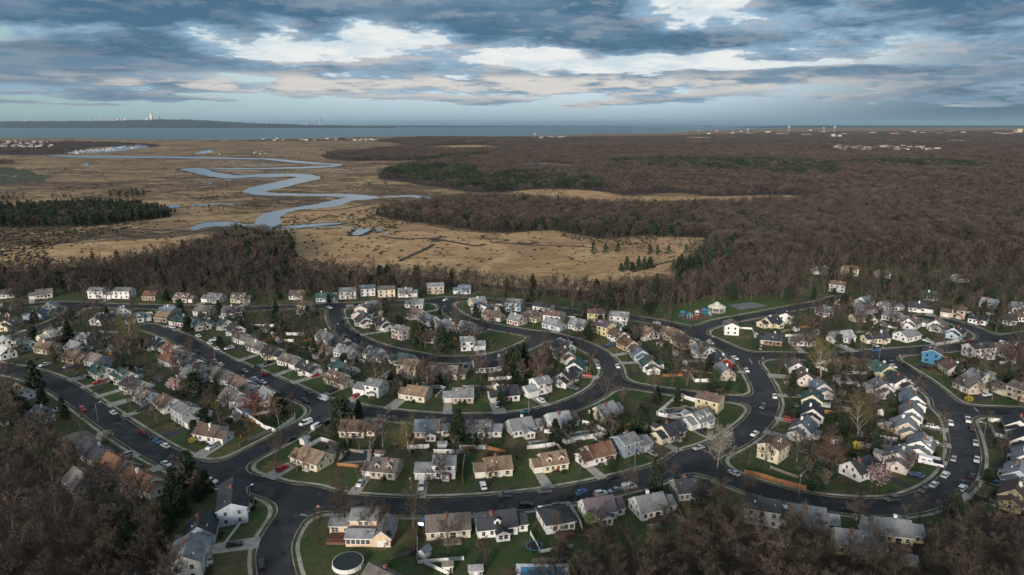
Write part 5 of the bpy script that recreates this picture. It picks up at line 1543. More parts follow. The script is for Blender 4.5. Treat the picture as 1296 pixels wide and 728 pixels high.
# ------------------------------------------------------------------ fences
def fence(pxs, m, label, h=1.8, name='fence', post=2.4, closed=False, world=False):
    P = gpoly(pxs, LAWNZ) if not world else [Vector(p) for p in pxs]
    if closed: P.append(P[0])
    pn = MB(); ps = MB(); O = P[0]
    for a, b in zip(P[:-1], P[1:]):
        d = b - a; L = d.length
        if L < .3: continue
        d.normalize(); n = Vector((-d.y, d.x, 0)) * .04
        a_, b_ = a - O, b - O
        n_ = max(1, int(L / post))
        for i in range(n_):
            s, e = a_ + d * (L * i / n_ + .07), a_ + d * (L * (i + 1) / n_ - .07)
            pn.hexa([s - n + Vector((0, 0, .1)), e - n + Vector((0, 0, .1)), e + n + Vector((0, 0, .1)), s + n + Vector((0, 0, .1)), s - n + Vector((0, 0, h)), e - n + Vector((0, 0, h)), e + n + Vector((0, 0, h)), s + n + Vector((0, 0, h))])
        for i in range(n_ + 1):
            c = a_ + d * (L * i / n_); ps.box(c.x - .075, c.x + .075, c.y - .075, c.y + .075, 0, h + .15)
    k = len(pn.v); pn.v += ps.v; pn.f += [tuple(i + k for i in f) for f in ps.f]; pn.m += ps.m
    o = pn.build(name, m, None, tuple(O)); tag(o, label, 'fence'); return o
V, CW, GW = M['vinyl'], M['cedar'], M['greywood']
fence([(831, 526), (858, 503)], V, 'white vinyl fence along the left side of the pool yard')
fence([(866, 505), (885, 511)], V, 'white vinyl fence behind the pool by the narrow path')
fence([(833, 527), (872, 534)], V, 'white vinyl fence in front of the long narrow pool')
fence([(689, 548), (700, 550), (716, 563), (768, 550), (760, 545), (748, 539), (737, 537)], V, 'long white vinyl fence around the teal pool behind the middle houses')
fence([(311, 527), (335, 543), (349, 548), (374, 531), (373, 527)], V, 'bright white vinyl fence around the blue pool corner yard')
fence([(260, 542), (291, 530)], GW, 'pale grey wood fence beside the brown-roofed white house', 1.7)
fence([(303, 566), (312, 561), (347, 545)], GW, 'weathered tan fence along the side street lawn', 1.6)
fence([(291, 518), (310, 511)], V, 'short white fence left of the blue pool')
fence([(488, 482), (509, 488), (533, 478)], GW, 'grey-white fence behind the tan gabled house in the middle', 1.8)
fence([(415, 465), (432, 466), (449, 473)], V, 'white fence behind the diagonal road houses')
fence([(1066, 474), (1100, 474)], V, 'white fence behind the brown hip-roofed house'); fence([(1066, 474), (1080, 490), (1091, 490), (1122, 491)], V, 'white fence turning the corner of the pool yard at the right')
fence([(1172, 431), (1183, 438.5), (1216, 432.5)], V, 'long white fence at the corner of the cross street')
fence([(1250, 534), (1276, 536)], V, 'white fence behind the corner lawn at the far right'); fence([(1250, 536), (1259, 553), (1276, 557)], V, 'white fence bending around the corner lawn at the far right')
fence([(942, 600), (960, 604), (982, 611), (1020, 621)], CW, 'orange cedar fence beside the lower right road')
fence([(322, 414), (345, 414), (360, 415)], V, 'white fence in the yards under the top left road'); fence([(343, 424), (384, 425)], V, 'second pale fence in the yards left of the inner road'); fence([(353, 433), (372, 433)], V, 'short white fence nearest the inner road trees')
fence([(609, 388), (640, 388)], V, 'long white fence behind the top road at the reeds')
fence([(494, 709), (524, 701), (531, 657)], GW, 'thin grey fence around the green lawn near the bottom', 1.2)
fence([(681, 647), (720, 641), (733, 661), (737, 674)], V, 'white fence between two houses below the long lower road')
fence([(674, 713), (717, 710), (731, 732)], GW, 'pale timber fence around the bright blue pool', 1.5)
fence([(585, 573), (586, 612)], CW, 'brown fence between the white and the tan-roofed house', 1.6)
fence([(640, 575), (612, 568), (587, 570)], CW, 'reddish brown fence behind the tan-roofed house', 1.6)
fence([(283, 692), (316, 648)], V, 'low white rail fence in front of the dark-roofed townhouse', 1.0)
fence([(427, 590), (455, 592)], CW, 'brown wooden fence in front of the dark teal pool', 1.3); fence([(430, 588), (441, 572), (460, 574)], GW, 'grey fence behind the dark teal pool', 1.3)
fence([(470, 579), (474, 560), (480, 545)], GW, 'grey wood fence running back between two gardens', 1.6)
fence([(861, 459), (895, 459)], GW, 'pale fence behind the S-bend houses', 1.6); fence([(840, 469), (905, 473)], GW, 'low grey fence across the back lawns by the S-bend', 1.3)
fence([(783, 667), (791, 680), (796, 686)], GW, 'old grey fence in the rough yard at the bottom', 1.4)
fence([(848, 650), (880, 670), (912, 682)], GW, 'broken pale fence crossing the bare wood at the bottom', 1.3)
fence([(1131, 660), (1140, 680), (1152, 694)], GW, 'grey fence below the yellow house under the trees', 1.4)
fence([(117, 498), (128, 492)], GW, 'short pale fence by the wide left road', 1.2)
fence([(1120, 560), (1137, 565)], GW, 'grey fence near the above-ground pool', 1.5)
# back-yard fences between plots, generated along each row
nf = 0
for i, h in enumerate(HOUSES):
    if h['p'].y > 430 or nf > 90: continue
    r = random.Random(i + 900)
    if r.random() < .45: continue
    c, s = math.cos(h['rz']), math.sin(h['rz']); bk = Vector((-s, c, 0)); sx = Vector((c, s, 0))
    side = r.choice((-1, 1)); a = h['p'] + sx * (9.2 * side) + bk * 3.5; L = r.uniform(9, 14); b = a + bk * L; c2 = b - sx * side * r.uniform(7, 15)
    ok = all(sd_at(q.x, q.y) > 3.5 for q in (a, b, c2)) and all(((q.x - o['p'].x) ** 2 + (q.y - o['p'].y) ** 2) > 62 for o in HOUSES for q in (a, b, c2, (b + c2) / 2) if o is not h)
    if not ok: continue
    mm, nm = r.choice(((V, 'white'), (V, 'white'), (GW, 'weathered grey'), (CW, 'brown')))
    o = fence([(a.x, a.y, LAWNZ), (b.x, b.y, LAWNZ), (c2.x, c2.y, LAWNZ)], mm, None, r.choice((1.2, 1.5, 1.8)), world=True)
    o['category'] = 'fence'; o['group'] = 'back yard fences ' + h['where']; pend(o, PX(b)[0], f"{nm} back yard fence", f"{nm} back yard fences", h['where']); nf += 1
print('yard fences', nf)

# ------------------------------------------------------------------ pools and garden things
def pool_in(px, py, w, d, rz, m, label, deck=M['concrete']):
    p = G(px, py, LAWNZ); o = empty('swimming_pool', p, R(rz)); k = MB(); e = 1.3
    for (a, b, c, f) in ((-w / 2 - e, w / 2 + e, -d / 2 - e, -d / 2), (-w / 2 - e, w / 2 + e, d / 2, d / 2 + e), (-w / 2 - e, -w / 2, -d / 2, d / 2), (w / 2, w / 2 + e, -d / 2, d / 2)): k.box(a, b, c, f, -.05, .12)
    k.build('surround', deck, o); q = MB(); q.box(-w / 2, w / 2, -d / 2, d / 2, -.05, .06); q.build('water', m, o); tag(o, label, 'swimming pool'); return o
pool_in(860, 520, 13, 4.2, 8, M['poolteal'], 'long narrow dark pool with white surround in the fenced corner yard', M['trim'])
pool_in(739, 551, 11, 5, 14, M['poolteal'], 'teal covered pool inside the long white fence')
pool_in(309, 521, 7, 4.5, 20, M['pool'], 'blue pool beside the dark red tree and white fence')
pool_in(449, 578, 9, 7.5, 8, M['pooldark'], 'dark teal covered pool behind a brown wooden fence')
pool_in(687, 728, 12, 7, 0, M['pool'], 'bright blue pool with white rim at the bottom edge', M['trim'])
pool_in(687, 562, 8, 4, 14, M['poolteal'], 'teal pool behind the orange-roofed house')
def pool_above(px, py, r_, m, label, h=1.25, rim=None):
    p = G(px, py, LAWNZ); o = empty('swimming_pool', p); k = MB(); k.disc((0, 0), r_, 0, h, 28); k.build('pool_wall', rim or M['trim'], o)
    q = MB(); q.disc((0, 0), r_ - .18, h + .004, h + .04, 28); q.build('pool_cover', m, o); f = MB(); 
    for i in range(14):
        t = i * 2 * math.pi / 14; f.box(math.cos(t) * r_ - .06, math.cos(t) * r_ + .06, math.sin(t) * r_ - .06, math.sin(t) * r_ + .06, 0, h + .05)
    f.build('uprights', M['garage'], o); tag(o, label, 'swimming pool'); FOOT.append((p.x, p.y, r_, r_, 0)); return o
pool_above(440.5, 715, 4.3, M['pooldark'], 'round white above-ground pool with dark cover on the corner lawn')
pool_above(1111, 561, 4.6, M['pooldark'], 'round above-ground pool among sheds left of the right loop')
pool_above(744, 719, 3.4, M['pooldark'], 'dark round above-ground pool in the rough yard at the bottom', 1.0, M['asphalt2'])
M['tramp_blue'] = mat('trampoline_pad', (0.03, 0.13, 0.20)); M['net'] = mat('trampoline_mat', (0.012, 0.012, 0.015)); M['steel'] = mat('galvanised_steel', (0.30, 0.31, 0.32), rough=.5, metal=.6)
def trampoline(px, py, r_, label):
    p = G(px, py, LAWNZ); o = empty('trampoline', p); k = MB(); k.disc((0, 0), r_, .82, .88, 24); k.build('pad', M['tramp_blue'], o); q = MB(); q.disc((0, 0), r_ - .35, .885, .90, 24); q.build('jumping_mat', M['net'], o)
    for i in range(6):
        t = i * math.pi / 3; l = MB(); l.tube((math.cos(t) * (r_ - .1), math.sin(t) * (r_ - .1), 0), (math.cos(t) * (r_ - .1), math.sin(t) * (r_ - .1), 2.1), .04, .04, 5, cap=True); l.build('leg', M['steel'], o)
    tag(o, label, 'trampoline')
trampoline(676, 694, 2.4, 'round blue-rimmed trampoline behind the dark-roofed house')
# pergola / patio cover
def patio(px, py, w, d, rz, label):
    o = empty('patio_cover', G(px, py, LAWNZ), R(rz)); s = MB(); s.box(-w / 2, w / 2, -d / 2, d / 2, 0, .06); s.build('slab', M['patio'], o)
    t = MB()
    n = int(w / .9)
    for i in range(n): x = -w / 2 + w * i / n; t.hexa([(x, -d / 2, 2.2), (x + w / n * .72, -d / 2, 2.2), (x + w / n * .72, d / 2, 2.7), (x, d / 2, 2.7), (x, -d / 2, 2.3), (x + w / n * .72, -d / 2, 2.3), (x + w / n * .72, d / 2, 2.8), (x, d / 2, 2.8)])
    t.box(-w / 2, w / 2, -d / 2 - .1, -d / 2, 2.05, 2.25); t.build('slatted_top', M['vinyl'], o)
    for x in (-w / 2, 0, w / 2 - .15):
        q = MB(); q.box(x, x + .15, -d / 2 - .1, -d / 2 + .05, 0, 2.2); q.build('post', M['trim'], o)
    tag(o, label, 'patio cover')
patio(818, 651, 6, 4, 16, 'white slatted patio cover behind the grey-roofed house below the road')

# ------------------------------------------------------------------ park: playground, gazebo, court
sheet('park_lawn', smooth_closed(gpoly([(845, 408), (852, 398), (868, 386), (905, 380), (940, 377), (975, 379), (998, 385), (1000, 389), (970, 395), (938, 401), (905, 407), (876, 416)], 0), 2), M['parkgrass'], 0.425)
M['mulch'] = mat('playground_mulch', (0.13, 0.075, 0.055), var=.4, scale=.5, coords='Generated'); M['court'] = mat('court_surface', (0.14, 0.155, 0.16), var=.3, scale=.3)
sheet('playground_surface', smooth_closed(gpoly([(857, 401), (866, 396), (890, 391), (906, 397), (900, 403), (872, 407)]), 2), M['mulch'], 0.44)
sheet('sports_court', gpoly([(921, 387), (952, 383), (972, 388), (938, 393)]), M['court'], 0.44)
M['teal'] = mat('teal_plastic', (0.02, 0.16, 0.17), rough=.4); M['playred'] = mat('red_plastic', (0.32, 0.05, 0.03), rough=.4); M['playblue'] = mat('blue_plastic', (0.05, 0.13, 0.32), rough=.4); M['playwhite'] = mat('white_plastic', (0.5, 0.5, 0.48), rough=.4)
def play(px, py, s, a, c1, c2, label):
    o = empty('playground_tower', G(px, py, .44), rnd.uniform(0, 6)); o.scale = (s, s, s)
    for x in (-1, 1):
        for y in (-1, 1): q = MB(); q.tube((x, y, 0), (x, y, 2.8), .09, .09, 6); q.build('post', c2, o)
    d_ = MB(); d_.box(-1.1, 1.1, -1.1, 1.1, 1.2, 1.35); d_.build('platform', c1, o)
    r_ = MB(); 
    for i in range(4):
        t0, t1 = math.pi / 4 + i * math.pi / 2, math.pi / 4 + (i + 1) * math.pi / 2; r_.poly([(1.9 * math.cos(t0), 1.9 * math.sin(t0), 2.7), (1.9 * math.cos(t1), 1.9 * math.sin(t1), 2.7), (0, 0, 3.8)])
    r_.build('roof', c1, o)
    sl = MB(); sl.hexa([(1.0, -.4, 1.2), (4.0, -.4, .1), (4.0, .4, .1), (1.0, .4, 1.2), (1.0, -.4, 1.35), (4.0, -.4, .25), (4.0, .4, .25), (1.0, .4, 1.35)]); sl.hexa([(1.0, -.5, 1.3), (4.0, -.5, .2), (4.0, -.41, .2), (1.0, -.41, 1.3), (1.0, -.5, 1.65), (4.0, -.5, .5), (4.0, -.41, .5), (1.0, -.41, 1.65)]); sl.hexa([(1.0, .41, 1.3), (4.0, .41, .2), (4.0, .5, .2), (1.0, .5, 1.3), (1.0, .41, 1.65), (4.0, .41, .5), (4.0, .5, .5), (1.0, .5, 1.65)]); sl.build('slide', c2, o)
    tag(o, label, 'playground tower')
play(864, 402, 1.3, 0, M['teal'], M['playblue'], 'leftmost teal play tower on the brown playground'); play(873, 403, 1.1, 0, M['teal'], M['playwhite'], 'low teal play tower with white slide'); play(882, 401, 1.2, 0, M['playwhite'], M['playred'], 'white play tower with red slide in the playground middle'); play(891, 399, 1.3, 0, M['playblue'], M['teal'], 'blue-roofed play tower with teal slide'); play(896, 397, 1.0, 0, M['teal'], M['playwhite'], 'rightmost small teal play tower near the gazebo')
gz = empty('gazebo', G(907, 394, .43)); 
M['gazebo_roof'] = mat('gazebo_roof', (0.50, 0.47, 0.40), var=.2, scale=1)
q = MB(); 
for (r0, z0, r1, z1) in ((6.2, 3.0, 3.0, 4.8), (2.4, 5.3, .1, 6.6)):
    for i in range(8):
        t0, t1 = i * math.pi / 4, (i + 1) * math.pi / 4; q.poly([(r0 * math.cos(t0), r0 * math.sin(t0), z0), (r0 * math.cos(t1), r0 * math.sin(t1), z0), (r1 * math.cos(t1), r1 * math.sin(t1), z1), (r1 * math.cos(t0), r1 * math.sin(t0), z1)])
q.build('roof', M['gazebo_roof'], gz)
q = MB(); q.disc((0, 0), 2.2, 4.8, 5.3, 8); q.build('cupola', M['trim'], gz)
for i in range(8):
    t = i * math.pi / 4; q = MB(); q.tube((5.4 * math.cos(t), 5.4 * math.sin(t), 0), (5.4 * math.cos(t), 5.4 * math.sin(t), 3.1), .14, .14, 6); q.build('post', M['trim'], gz)
q = MB(); q.disc((0, 0), 5.6, 0, .25, 16); q.build('floor', M['concrete'], gz); q = MB(); 
for i in range(8):
    if i == 6: continue
    t0, t1 = i * math.pi / 4, (i + 1) * math.pi / 4; a, b = Vector((5.4 * math.cos(t0), 5.4 * math.sin(t0), .9)), Vector((5.4 * math.cos(t1), 5.4 * math.sin(t1), .9)); q.tube(a, b, .06, .06, 4); q.tube(a - Vector((0, 0, .5)), b - Vector((0, 0, .5)), .05, .05, 4)
q.build('railing', M['trim'], gz)
tag(gz, 'cream octagonal gazebo with two-tier roof in the park', 'gazebo')

# ------------------------------------------------------------------ street lamps, poles, signs
def lamp(px, py, label, h=8.0, arm=1):
    p = G(px, py, LAWNZ); t, g = nearest_road_dir(p); a = -g
    o = empty('street_lamp', p, math.atan2(a.y, a.x)); k = MB(); k.tube((0, 0, 0), (0, 0, h), .11, .07, 6); k.build('pole', M['steel'], o)
    k = MB(); k.tube((0, 0, h - .1), (1.6, 0, h + .25), .05, .04, 5); k.build('arm', M['steel'], o); k = MB(); k.hexa([(1.4, -.18, h + .13), (2.2, -.14, h + .2), (2.2, .14, h + .2), (1.4, .18, h + .13), (1.5, -.1, h + .32), (2.1, -.08, h + .34), (2.1, .08, h + .34), (1.5, .1, h + .32)]); k.build('lamp_head', M['trim'], o)
    o['category'] = 'street lamp'; o['group'] = 'street lamps'; o['label'] = label
for px, py, l in [(521, 631, 'street lamp in front of the white split-level house above the lower road'), (124, 534, 'street lamp on the near side of the wide left road'), (273, 462, 'street lamp at the start of the diagonal road'), (803, 598, 'street lamp before the blue-grey house above the lower road'), (1027, 580, 'street lamp at the lower right bend yard'),
                  (897, 445, 'street lamp by the S-bend junction'), (815, 394, 'street lamp by the top road near the playground'), (1112, 459, 'street lamp on the cross street corner'), (669, 525, 'street lamp on the middle loop road'), (1244, 560, 'street lamp on the outer edge of the right loop'), (315, 645, 'street lamp at the bottom street corner'), (560, 404, 'street lamp by the inner loop entrance'), (425, 428, 'street lamp on the inner curved road'), (1010, 634, 'street lamp by the cedar fence road')]:
    lamp(px, py, l)
def pole(px, py, label):
    o = empty('utility_pole', G(px, py, LAWNZ)); k = MB(); k.tube((0, 0, 0), (0, 0, 10), .16, .11, 6, cap=True); k.build('pole', M['bark'], o); k = MB(); k.box(-1.2, 1.2, -.07, .07, 9.0, 9.2); k.build('crossarm', M['bark'], o); k = MB(); k.tube((.3, 0, 8.0), (.3, 0, 8.8), .2, .2, 8, cap=True); k.build('transformer', M['steel'], o); tag(o, label, 'utility pole')
pole(858, 574, 'wooden utility pole by the lower road bend'); pole(536, 577, 'wooden utility pole in the back yards above the lower road'); pole(610, 582, 'wooden pole behind the tan-roofed house'); pole(1007, 560, 'wooden pole inside the right loop'); pole(965, 420, 'wooden pole across from the playground')
M['stopred'] = mat('sign_red', (0.42, 0.02, 0.02), rough=.4); M['signwhite'] = mat('sign_white', (0.75, 0.75, 0.74), rough=.5); M['hyd'] = mat('hydrant_red', (0.45, 0.06, 0.04), rough=.4)
def text_mesh(s, size, m):
    c = bpy.data.curves.new('lettering', 'FONT'); c.body = s; c.size = size; c.align_x = 'CENTER'; c.align_y = 'CENTER'; c.extrude = .004
    o = bpy.data.objects.new('t', c); me = bpy.data.meshes.new_from_object(o); bpy.data.objects.remove(o); me.materials.clear(); me.materials.append(m); return me
STOP = text_mesh('STOP', .26, M['signwhite'])
def stop_sign(px, py, rz, label):
    o = empty('stop_sign', G(px, py, LAWNZ), R(rz)); k = MB(); k.tube((0, 0, 0), (0, 0, 2.6), .04, .04, 6); k.build('post', M['steel'], o)
    k = MB(); 
    for rad, y0, mi in ((.42, -.05, 1), (.38, -.065, 0)):
        pts = [(rad * math.cos(math.pi / 8 + i * math.pi / 4), y0, 2.5 + rad * math.sin(math.pi / 8 + i * math.pi / 4)) for i in range(8)]; k.poly(pts, mi)
        k.poly([(p[0], -.045, p[2]) for p in pts][::-1], mi) if mi else None
    f = k.build('sign_face', [M['stopred'], M['signwhite']], o); t = new_obj('lettering', STOP, f, (0, -.075, 2.5)); t.rotation_euler = (math.pi / 2, 0, 0); tag(o, label, 'stop sign')
stop_sign(403, 650, 0, 'red octagonal stop sign at the bottom street corner'); stop_sign(965, 459, 20, 'red octagonal stop sign at the S-bend corner'); stop_sign(1138, 456, 0, 'red octagonal stop sign at the cross street corner')
def hydrant(px, py, label):
    o = empty('fire_hydrant', G(px, py, LAWNZ)); k = MB(); k.tube((0, 0, 0), (0, 0, .6), .13, .12, 8); k.tube((0, 0, .6), (0, 0, .78), .14, .03, 8); k.build('barrel', M['hyd'], o); k = MB(); k.tube((-.22, 0, .45), (.22, 0, .45), .06, .06, 6, cap=True); k.build('outlet', M['hyd'], o); tag(o, label, 'fire hydrant')
hydrant(747, 636, 'red fire hydrant on the near side of the lower road'); hydrant(936, 441, 'red fire hydrant by the S-bend junction')
# painted stop lines and worn patches
def paint(a, b, w, name='stop_line'):
    A, B = G(*a, .31), G(*b, .31); d = (B - A).normalized(); n = Vector((-d.y, d.x, 0)) * w / 2; mb = MB(); mb.poly([A - n, B - n, B + n, A + n]); o = mb.build(name, M['roadpaint'])
    if o.data.polygons[0].normal.z < 0: o.data.flip_normals()
    o['kind'] = 'structure'
M['roadpaint'] = mat('road_paint', (0.42, 0.42, 0.40), var=.5, scale=1.5)
paint((380, 651), (397, 654), .5); paint((1216, 607), (1222, 609), .4); paint((948, 454), (952, 460), .5); paint((1233, 516), (1238, 521), .5); paint((1126, 456), (1131, 456.5), .5)

# ------------------------------------------------------------------ cars
CARC = {'w': ('white', (0.62, 0.63, 0.64)), 's': ('silver', (0.30, 0.31, 0.33)), 'k': ('black', (0.012, 0.013, 0.015)), 'g': ('dark grey', (0.07, 0.075, 0.08)), 'r': ('red', (0.30, 0.018, 0.018)), 'b': ('blue', (0.035, 0.09, 0.20)), 't': ('teal', (0.02, 0.12, 0.14))}
CM = {k: mat('car_paint_' + v[0].replace(' ', '_'), v[1], rough=.28, spec=.5) for k, v in CARC.items()}
M['tyre'] = mat('tyre_rubber', (0.015, 0.015, 0.015)); M['rim'] = mat('wheel_rim', (0.35, 0.35, 0.36), rough=.35, metal=.7); M['carglass'] = mat('car_glass', (0.012, 0.016, 0.02), rough=.08, spec=.6); M['light'] = mat('headlight_lens', (0.6, 0.6, 0.58), rough=.2); M['tail'] = mat('tail_light_lens', (0.30, 0.02, 0.015), rough=.3)
def car_proto(kind):
    """returns list of (name, mesh, location) ; x forward"""
    L, W = {'sedan': (4.7, 1.8), 'suv': (4.8, 1.9), 'van': (5.4, 2.0), 'pickup': (5.6, 1.95), 'motorhome': (8.0, 2.4)}[kind]
    prof = {'sedan': [(-.5, .55), (-.49, .92), (-.30, .98), (.20, .95), (.44, .82), (.5, .55)], 'suv': [(-.5, .6), (-.5, 1.05), (-.3, 1.08), (.2, 1.08), (.45, .95), (.5, .6)],
            'van': [(-.5, .6), (-.5, 1.2), (0, 1.2), (.3, 1.2), (.46, 1.0), (.5, .6)], 'pickup': [(-.5, .6), (-.5, 1.05), (-.1, 1.05), (.2, 1.08), (.46, 1.0), (.5, .6)], 'motorhome': [(-.5, .6), (-.5, 1.3), (0, 1.3), (.4, 1.3), (.48, 1.1), (.5, .6)]}[kind]
    cab = {'sedan': [(-.40, .96), (-.26, 1.42), (.06, 1.44), (.24, .95)], 'suv': [(-.49, 1.06), (-.44, 1.68), (.08, 1.70), (.25, 1.07)], 'van': [(-.49, 1.2), (-.48, 2.05), (.22, 2.05), (.36, 1.15)], 'pickup': [(-.08, 1.05), (-.04, 1.72), (.12, 1.72), (.26, 1.07)], 'motorhome': [(-.5, 1.3), (-.5, 2.9), (.34, 2.9), (.48, 1.3)]}[kind]
    b = MB(); zb = .28
    n = len(prof); S = [(x * L, z) for x, z in prof]
    ring = [(S[0][0], zb)] + S + [(S[-1][0], zb)]
    hw = W / 2
    for (x0, z0), (x1, z1) in zip(ring[:-1], ring[1:]): b.poly([(x0, -hw * .93, z0), (x1, -hw * .93, z1), (x1, hw * .93, z1), (x0, hw * .93, z0)][::-1])
    for s in (-1, 1):
        # side: lower sill straight, shoulder drawn in
        low = [(x, s * hw, min(z, .72)) for x, z in S]; 
        top = [(x, s * hw * .93, z) for x, z in S]
        for i in range(n - 1):
            q = [low[i], low[i + 1], top[i + 1], top[i]]; b.poly(q if s < 0 else q[::-1])
        q = [(S[0][0], s * hw, zb)] + low + [(S[-1][0], s * hw, zb)]; q = q if s > 0 else q[::-1]; b.poly(q)
        for i in (0, n - 1): b.poly([(S[i][0], s * hw * .93, zb), (S[i][0], s * hw, zb), low[i], (S[i][0], s * hw * .93, min(S[i][1], .72))])
    # roof panel
    c = [(x * L, z) for x, z in cab]; rw = hw * (.72 if kind in ('sedan',) else .8 if kind != 'motorhome' else .97); bw = hw * .90 if kind != 'motorhome' else hw
    b.hexa([(c[1][0], -rw, c[1][1] - .06), (c[2][0], -rw, c[2][1] - .06), (c[2][0], rw, c[2][1] - .06), (c[1][0], rw, c[1][1] - .06), (c[1][0] + .05, -rw * .96, c[1][1]), (c[2][0] - .05, -rw * .96, c[2][1]), (c[2][0] - .05, rw * .96, c[2][1]), (c[1][0] + .05, rw * .96, c[1][1])])
    g = MB(); z1 = c[1][1] - .062; k = 1 if kind in ('van', 'motorhome') else 0
    def band(mbx, x0b, x0t, x1t, x1b, zb_, zt, bwid, twid): mbx.hexa([(x0b, -bwid, zb_), (x1b, -bwid, zb_), (x1b, bwid, zb_), (x0b, bwid, zb_), (x0t, -twid, zt), (x1t, -twid, zt), (x1t, twid, zt), (x0t, twid, zt)])
    if kind in ('van', 'motorhome'):
        band(b, c[0][0] + .01, c[1][0] + .01, c[1][0] + (c[2][0] - c[1][0]) * .62, c[0][0] + (c[3][0] - c[0][0]) * .60, c[0][1] - .02, z1, bw, rw)
        band(g, c[0][0] + (c[3][0] - c[0][0]) * .605, c[1][0] + (c[2][0] - c[1][0]) * .625, c[2][0], c[3][0], c[0][1] - .02, z1, bw, rw)
        for s in (-1, 1):
            for xx in ((-.38, -.22), (-.12, .02)): g.box(xx[0] * L, xx[1] * L, s * (bw + .012) - .012, s * (bw + .012) + .012, c[0][1] + .25, c[0][1] + .65)
    else:
        band(g, c[0][0], c[1][0], c[2][0], c[3][0], c[0][1] - .02, z1, bw, rw)
        for s in (-1, 1):  # door pillars
            for xx in (.02, -.16) if kind != 'pickup' else (.09,): b.hexa([(xx * L - .05, s * bw * 1.005 - .015, c[0][1]), (xx * L + .05, s * bw * 1.005 - .015, c[0][1]), (xx * L + .05, s * bw * 1.005 + .015, c[0][1]), (xx * L - .05, s * bw * 1.005 + .015, c[0][1]), (xx * L - .05, s * rw * 1.02 - .015, z1), (xx * L + .05, s * rw * 1.02 - .015, z1), (xx * L + .05, s * rw * 1.02 + .015, z1), (xx * L - .05, s * rw * 1.02 + .015, z1)])
    parts = [('body', b), ('windows', g)]
    w = MB(); hub = MB(); rr = .34
    w.disc((0, 0), rr, -.11, .11, 14); w.disc((0, 0), rr, -.11, -.109, 14); hub.disc((0, 0), rr * .6, -.12, .12, 10); hub.disc((0, 0), rr * .6, -.1205, -.12, 10)
    lm, tm = MB(), MB()
    lm.box(-.03, .03, -.18, .18, -.07, .07); tm.box(-.03, .03, -.15, .15, -.09, .09)
    return dict(L=L, W=W, body=b, glass=g, wheel=w, hub=hub, lm=lm, tm=tm)
CP = {}
for kd in ('sedan', 'suv', 'van', 'pickup', 'motorhome'):
    q = car_proto(kd); CP[kd] = dict(L=q['L'], W=q['W'], glass=q['glass'].mesh('car_windows', M['carglass']), wheel=q['wheel'].mesh('wheel', M['tyre']), hub=q['hub'].mesh('wheel_rim', M['rim']), lm=q['lm'].mesh('headlight', M['light']), tm=q['tm'].mesh('tail_light', M['tail']), body={c: q['body'].mesh('car_body', CM[c]) for c in CARC})
def car(px, py, kind, col, place, rz=None, world=None, z=.30):
    p = world if world else G(px, py, z + .7); p = Vector((p.x, p.y, z))
    if rz is None:
        t, g = nearest_road_dir(p); rz = math.atan2(t.y, t.x) + (math.pi if rnd.random() < .4 else 0)
        s = sd_at(p.x, p.y)
        if -4 < s < 0.6: p += g * (-1.25 - s)         # park along the kerb
    if sd_at(p.x, p.y) > 0: p.z = .46
    q = CP[kind]; o = empty({'sedan': 'parked_car', 'suv': 'parked_suv', 'van': 'parked_van', 'pickup': 'pickup_truck', 'motorhome': 'motorhome'}[kind], p, rz)
    new_obj('body', q['body'][col], o); new_obj('windows', q['glass'], o)
    for x in (-.30, .31):
        for s in (-1, 1):
            w = new_obj('wheel', q['wheel'], o, (x * q['L'], s * (q['W'] / 2 - .09), .34)); w.rotation_euler = (math.pi / 2, 0, 0); new_obj('wheel_rim', q['hub'], w)
    for s in (-1, 1): new_obj('headlight', q['lm'], o, (q['L'] / 2 - .02, s * q['W'] * .34, .66)); new_obj('tail_light', q['tm'], o, (-q['L'] / 2 + .02, s * q['W'] * .36, .78))
    kn = {'sedan': 'car', 'suv': 'SUV', 'van': 'van', 'pickup': 'pickup truck', 'motorhome': 'motorhome'}[kind]
    o['category'] = kn; o['group'] = 'vehicles ' + place; pend(o, PX(p)[0], f"{CARC[col][0]} {kn} parked", f"parked {CARC[col][0]} {kn}s", place); return o
def cars(place, text):
    for ln in text.strip().split(','):
        t = ln.split(); kd = {'c': 'sedan', 'u': 'suv', 'v': 'van', 'p': 'pickup', 'm': 'motorhome'}[t[2][0]]
        car(float(t[0]), float(t[1]), kd, t[2][1], place)
cars('along the wide left road', '145 521 cw,155 530 ck,100 519 ur,180 547 cr,190 551 ck,198 558 cb,205 565 cw,207 588 cw,219 595 ck,263 611 uw')
cars('along the lower middle road', '667 641 uk,690 622 ug,735 622 cb,761 625 uw,779 621 cs,798 617 vw,777 606 ck,640 627 ug,888 568 cs,706 640 uk')
cars('along the S-bend road', '923 550 cw,944 468 cw,935 452 cw,980 501 cw,957 549 cw,996 486 cw,896 434 uw,832 408 cw,925 600 cs,966 514 ug')
cars('along the right loop road', '1205 535 cw,1226 531 pw,1228 541 ck,1235 560 cs,1209 580 cs,1236 581 cw,1202 602 uw,1192 616 cw,1223 619 uw,1231 602 ck,1179 623 cg,1146 462 ck,1173 465 ck,1131 463 cw,1136 635 ug,1076 646 ck')
cars('along the cross street', '1110 444 cb,1271 434 cw,1288 436 cw,1060 446 cg')
cars('along the diagonal road', '251 425 cw,265 434 cw,274 441 cw,254 443 ck,286 459 cw,279 456 us,310 469 cs,326 465 ck,337 472 cr,325 478 cw,336 482 cw,323 488 cw,391 496 ck,391 506 uk,411 503 vw,218 414 cw')
cars('on the side street by the corner lawn', '387 535 vw,401 540 vw,413 535 uk,369 556 ck')
cars('along the middle loop road', '666 521 ct,757 464 cw,780 463 cw,710 430 cw,722 432 cw,564 379 cw,572 398 uk,500 526 cg')
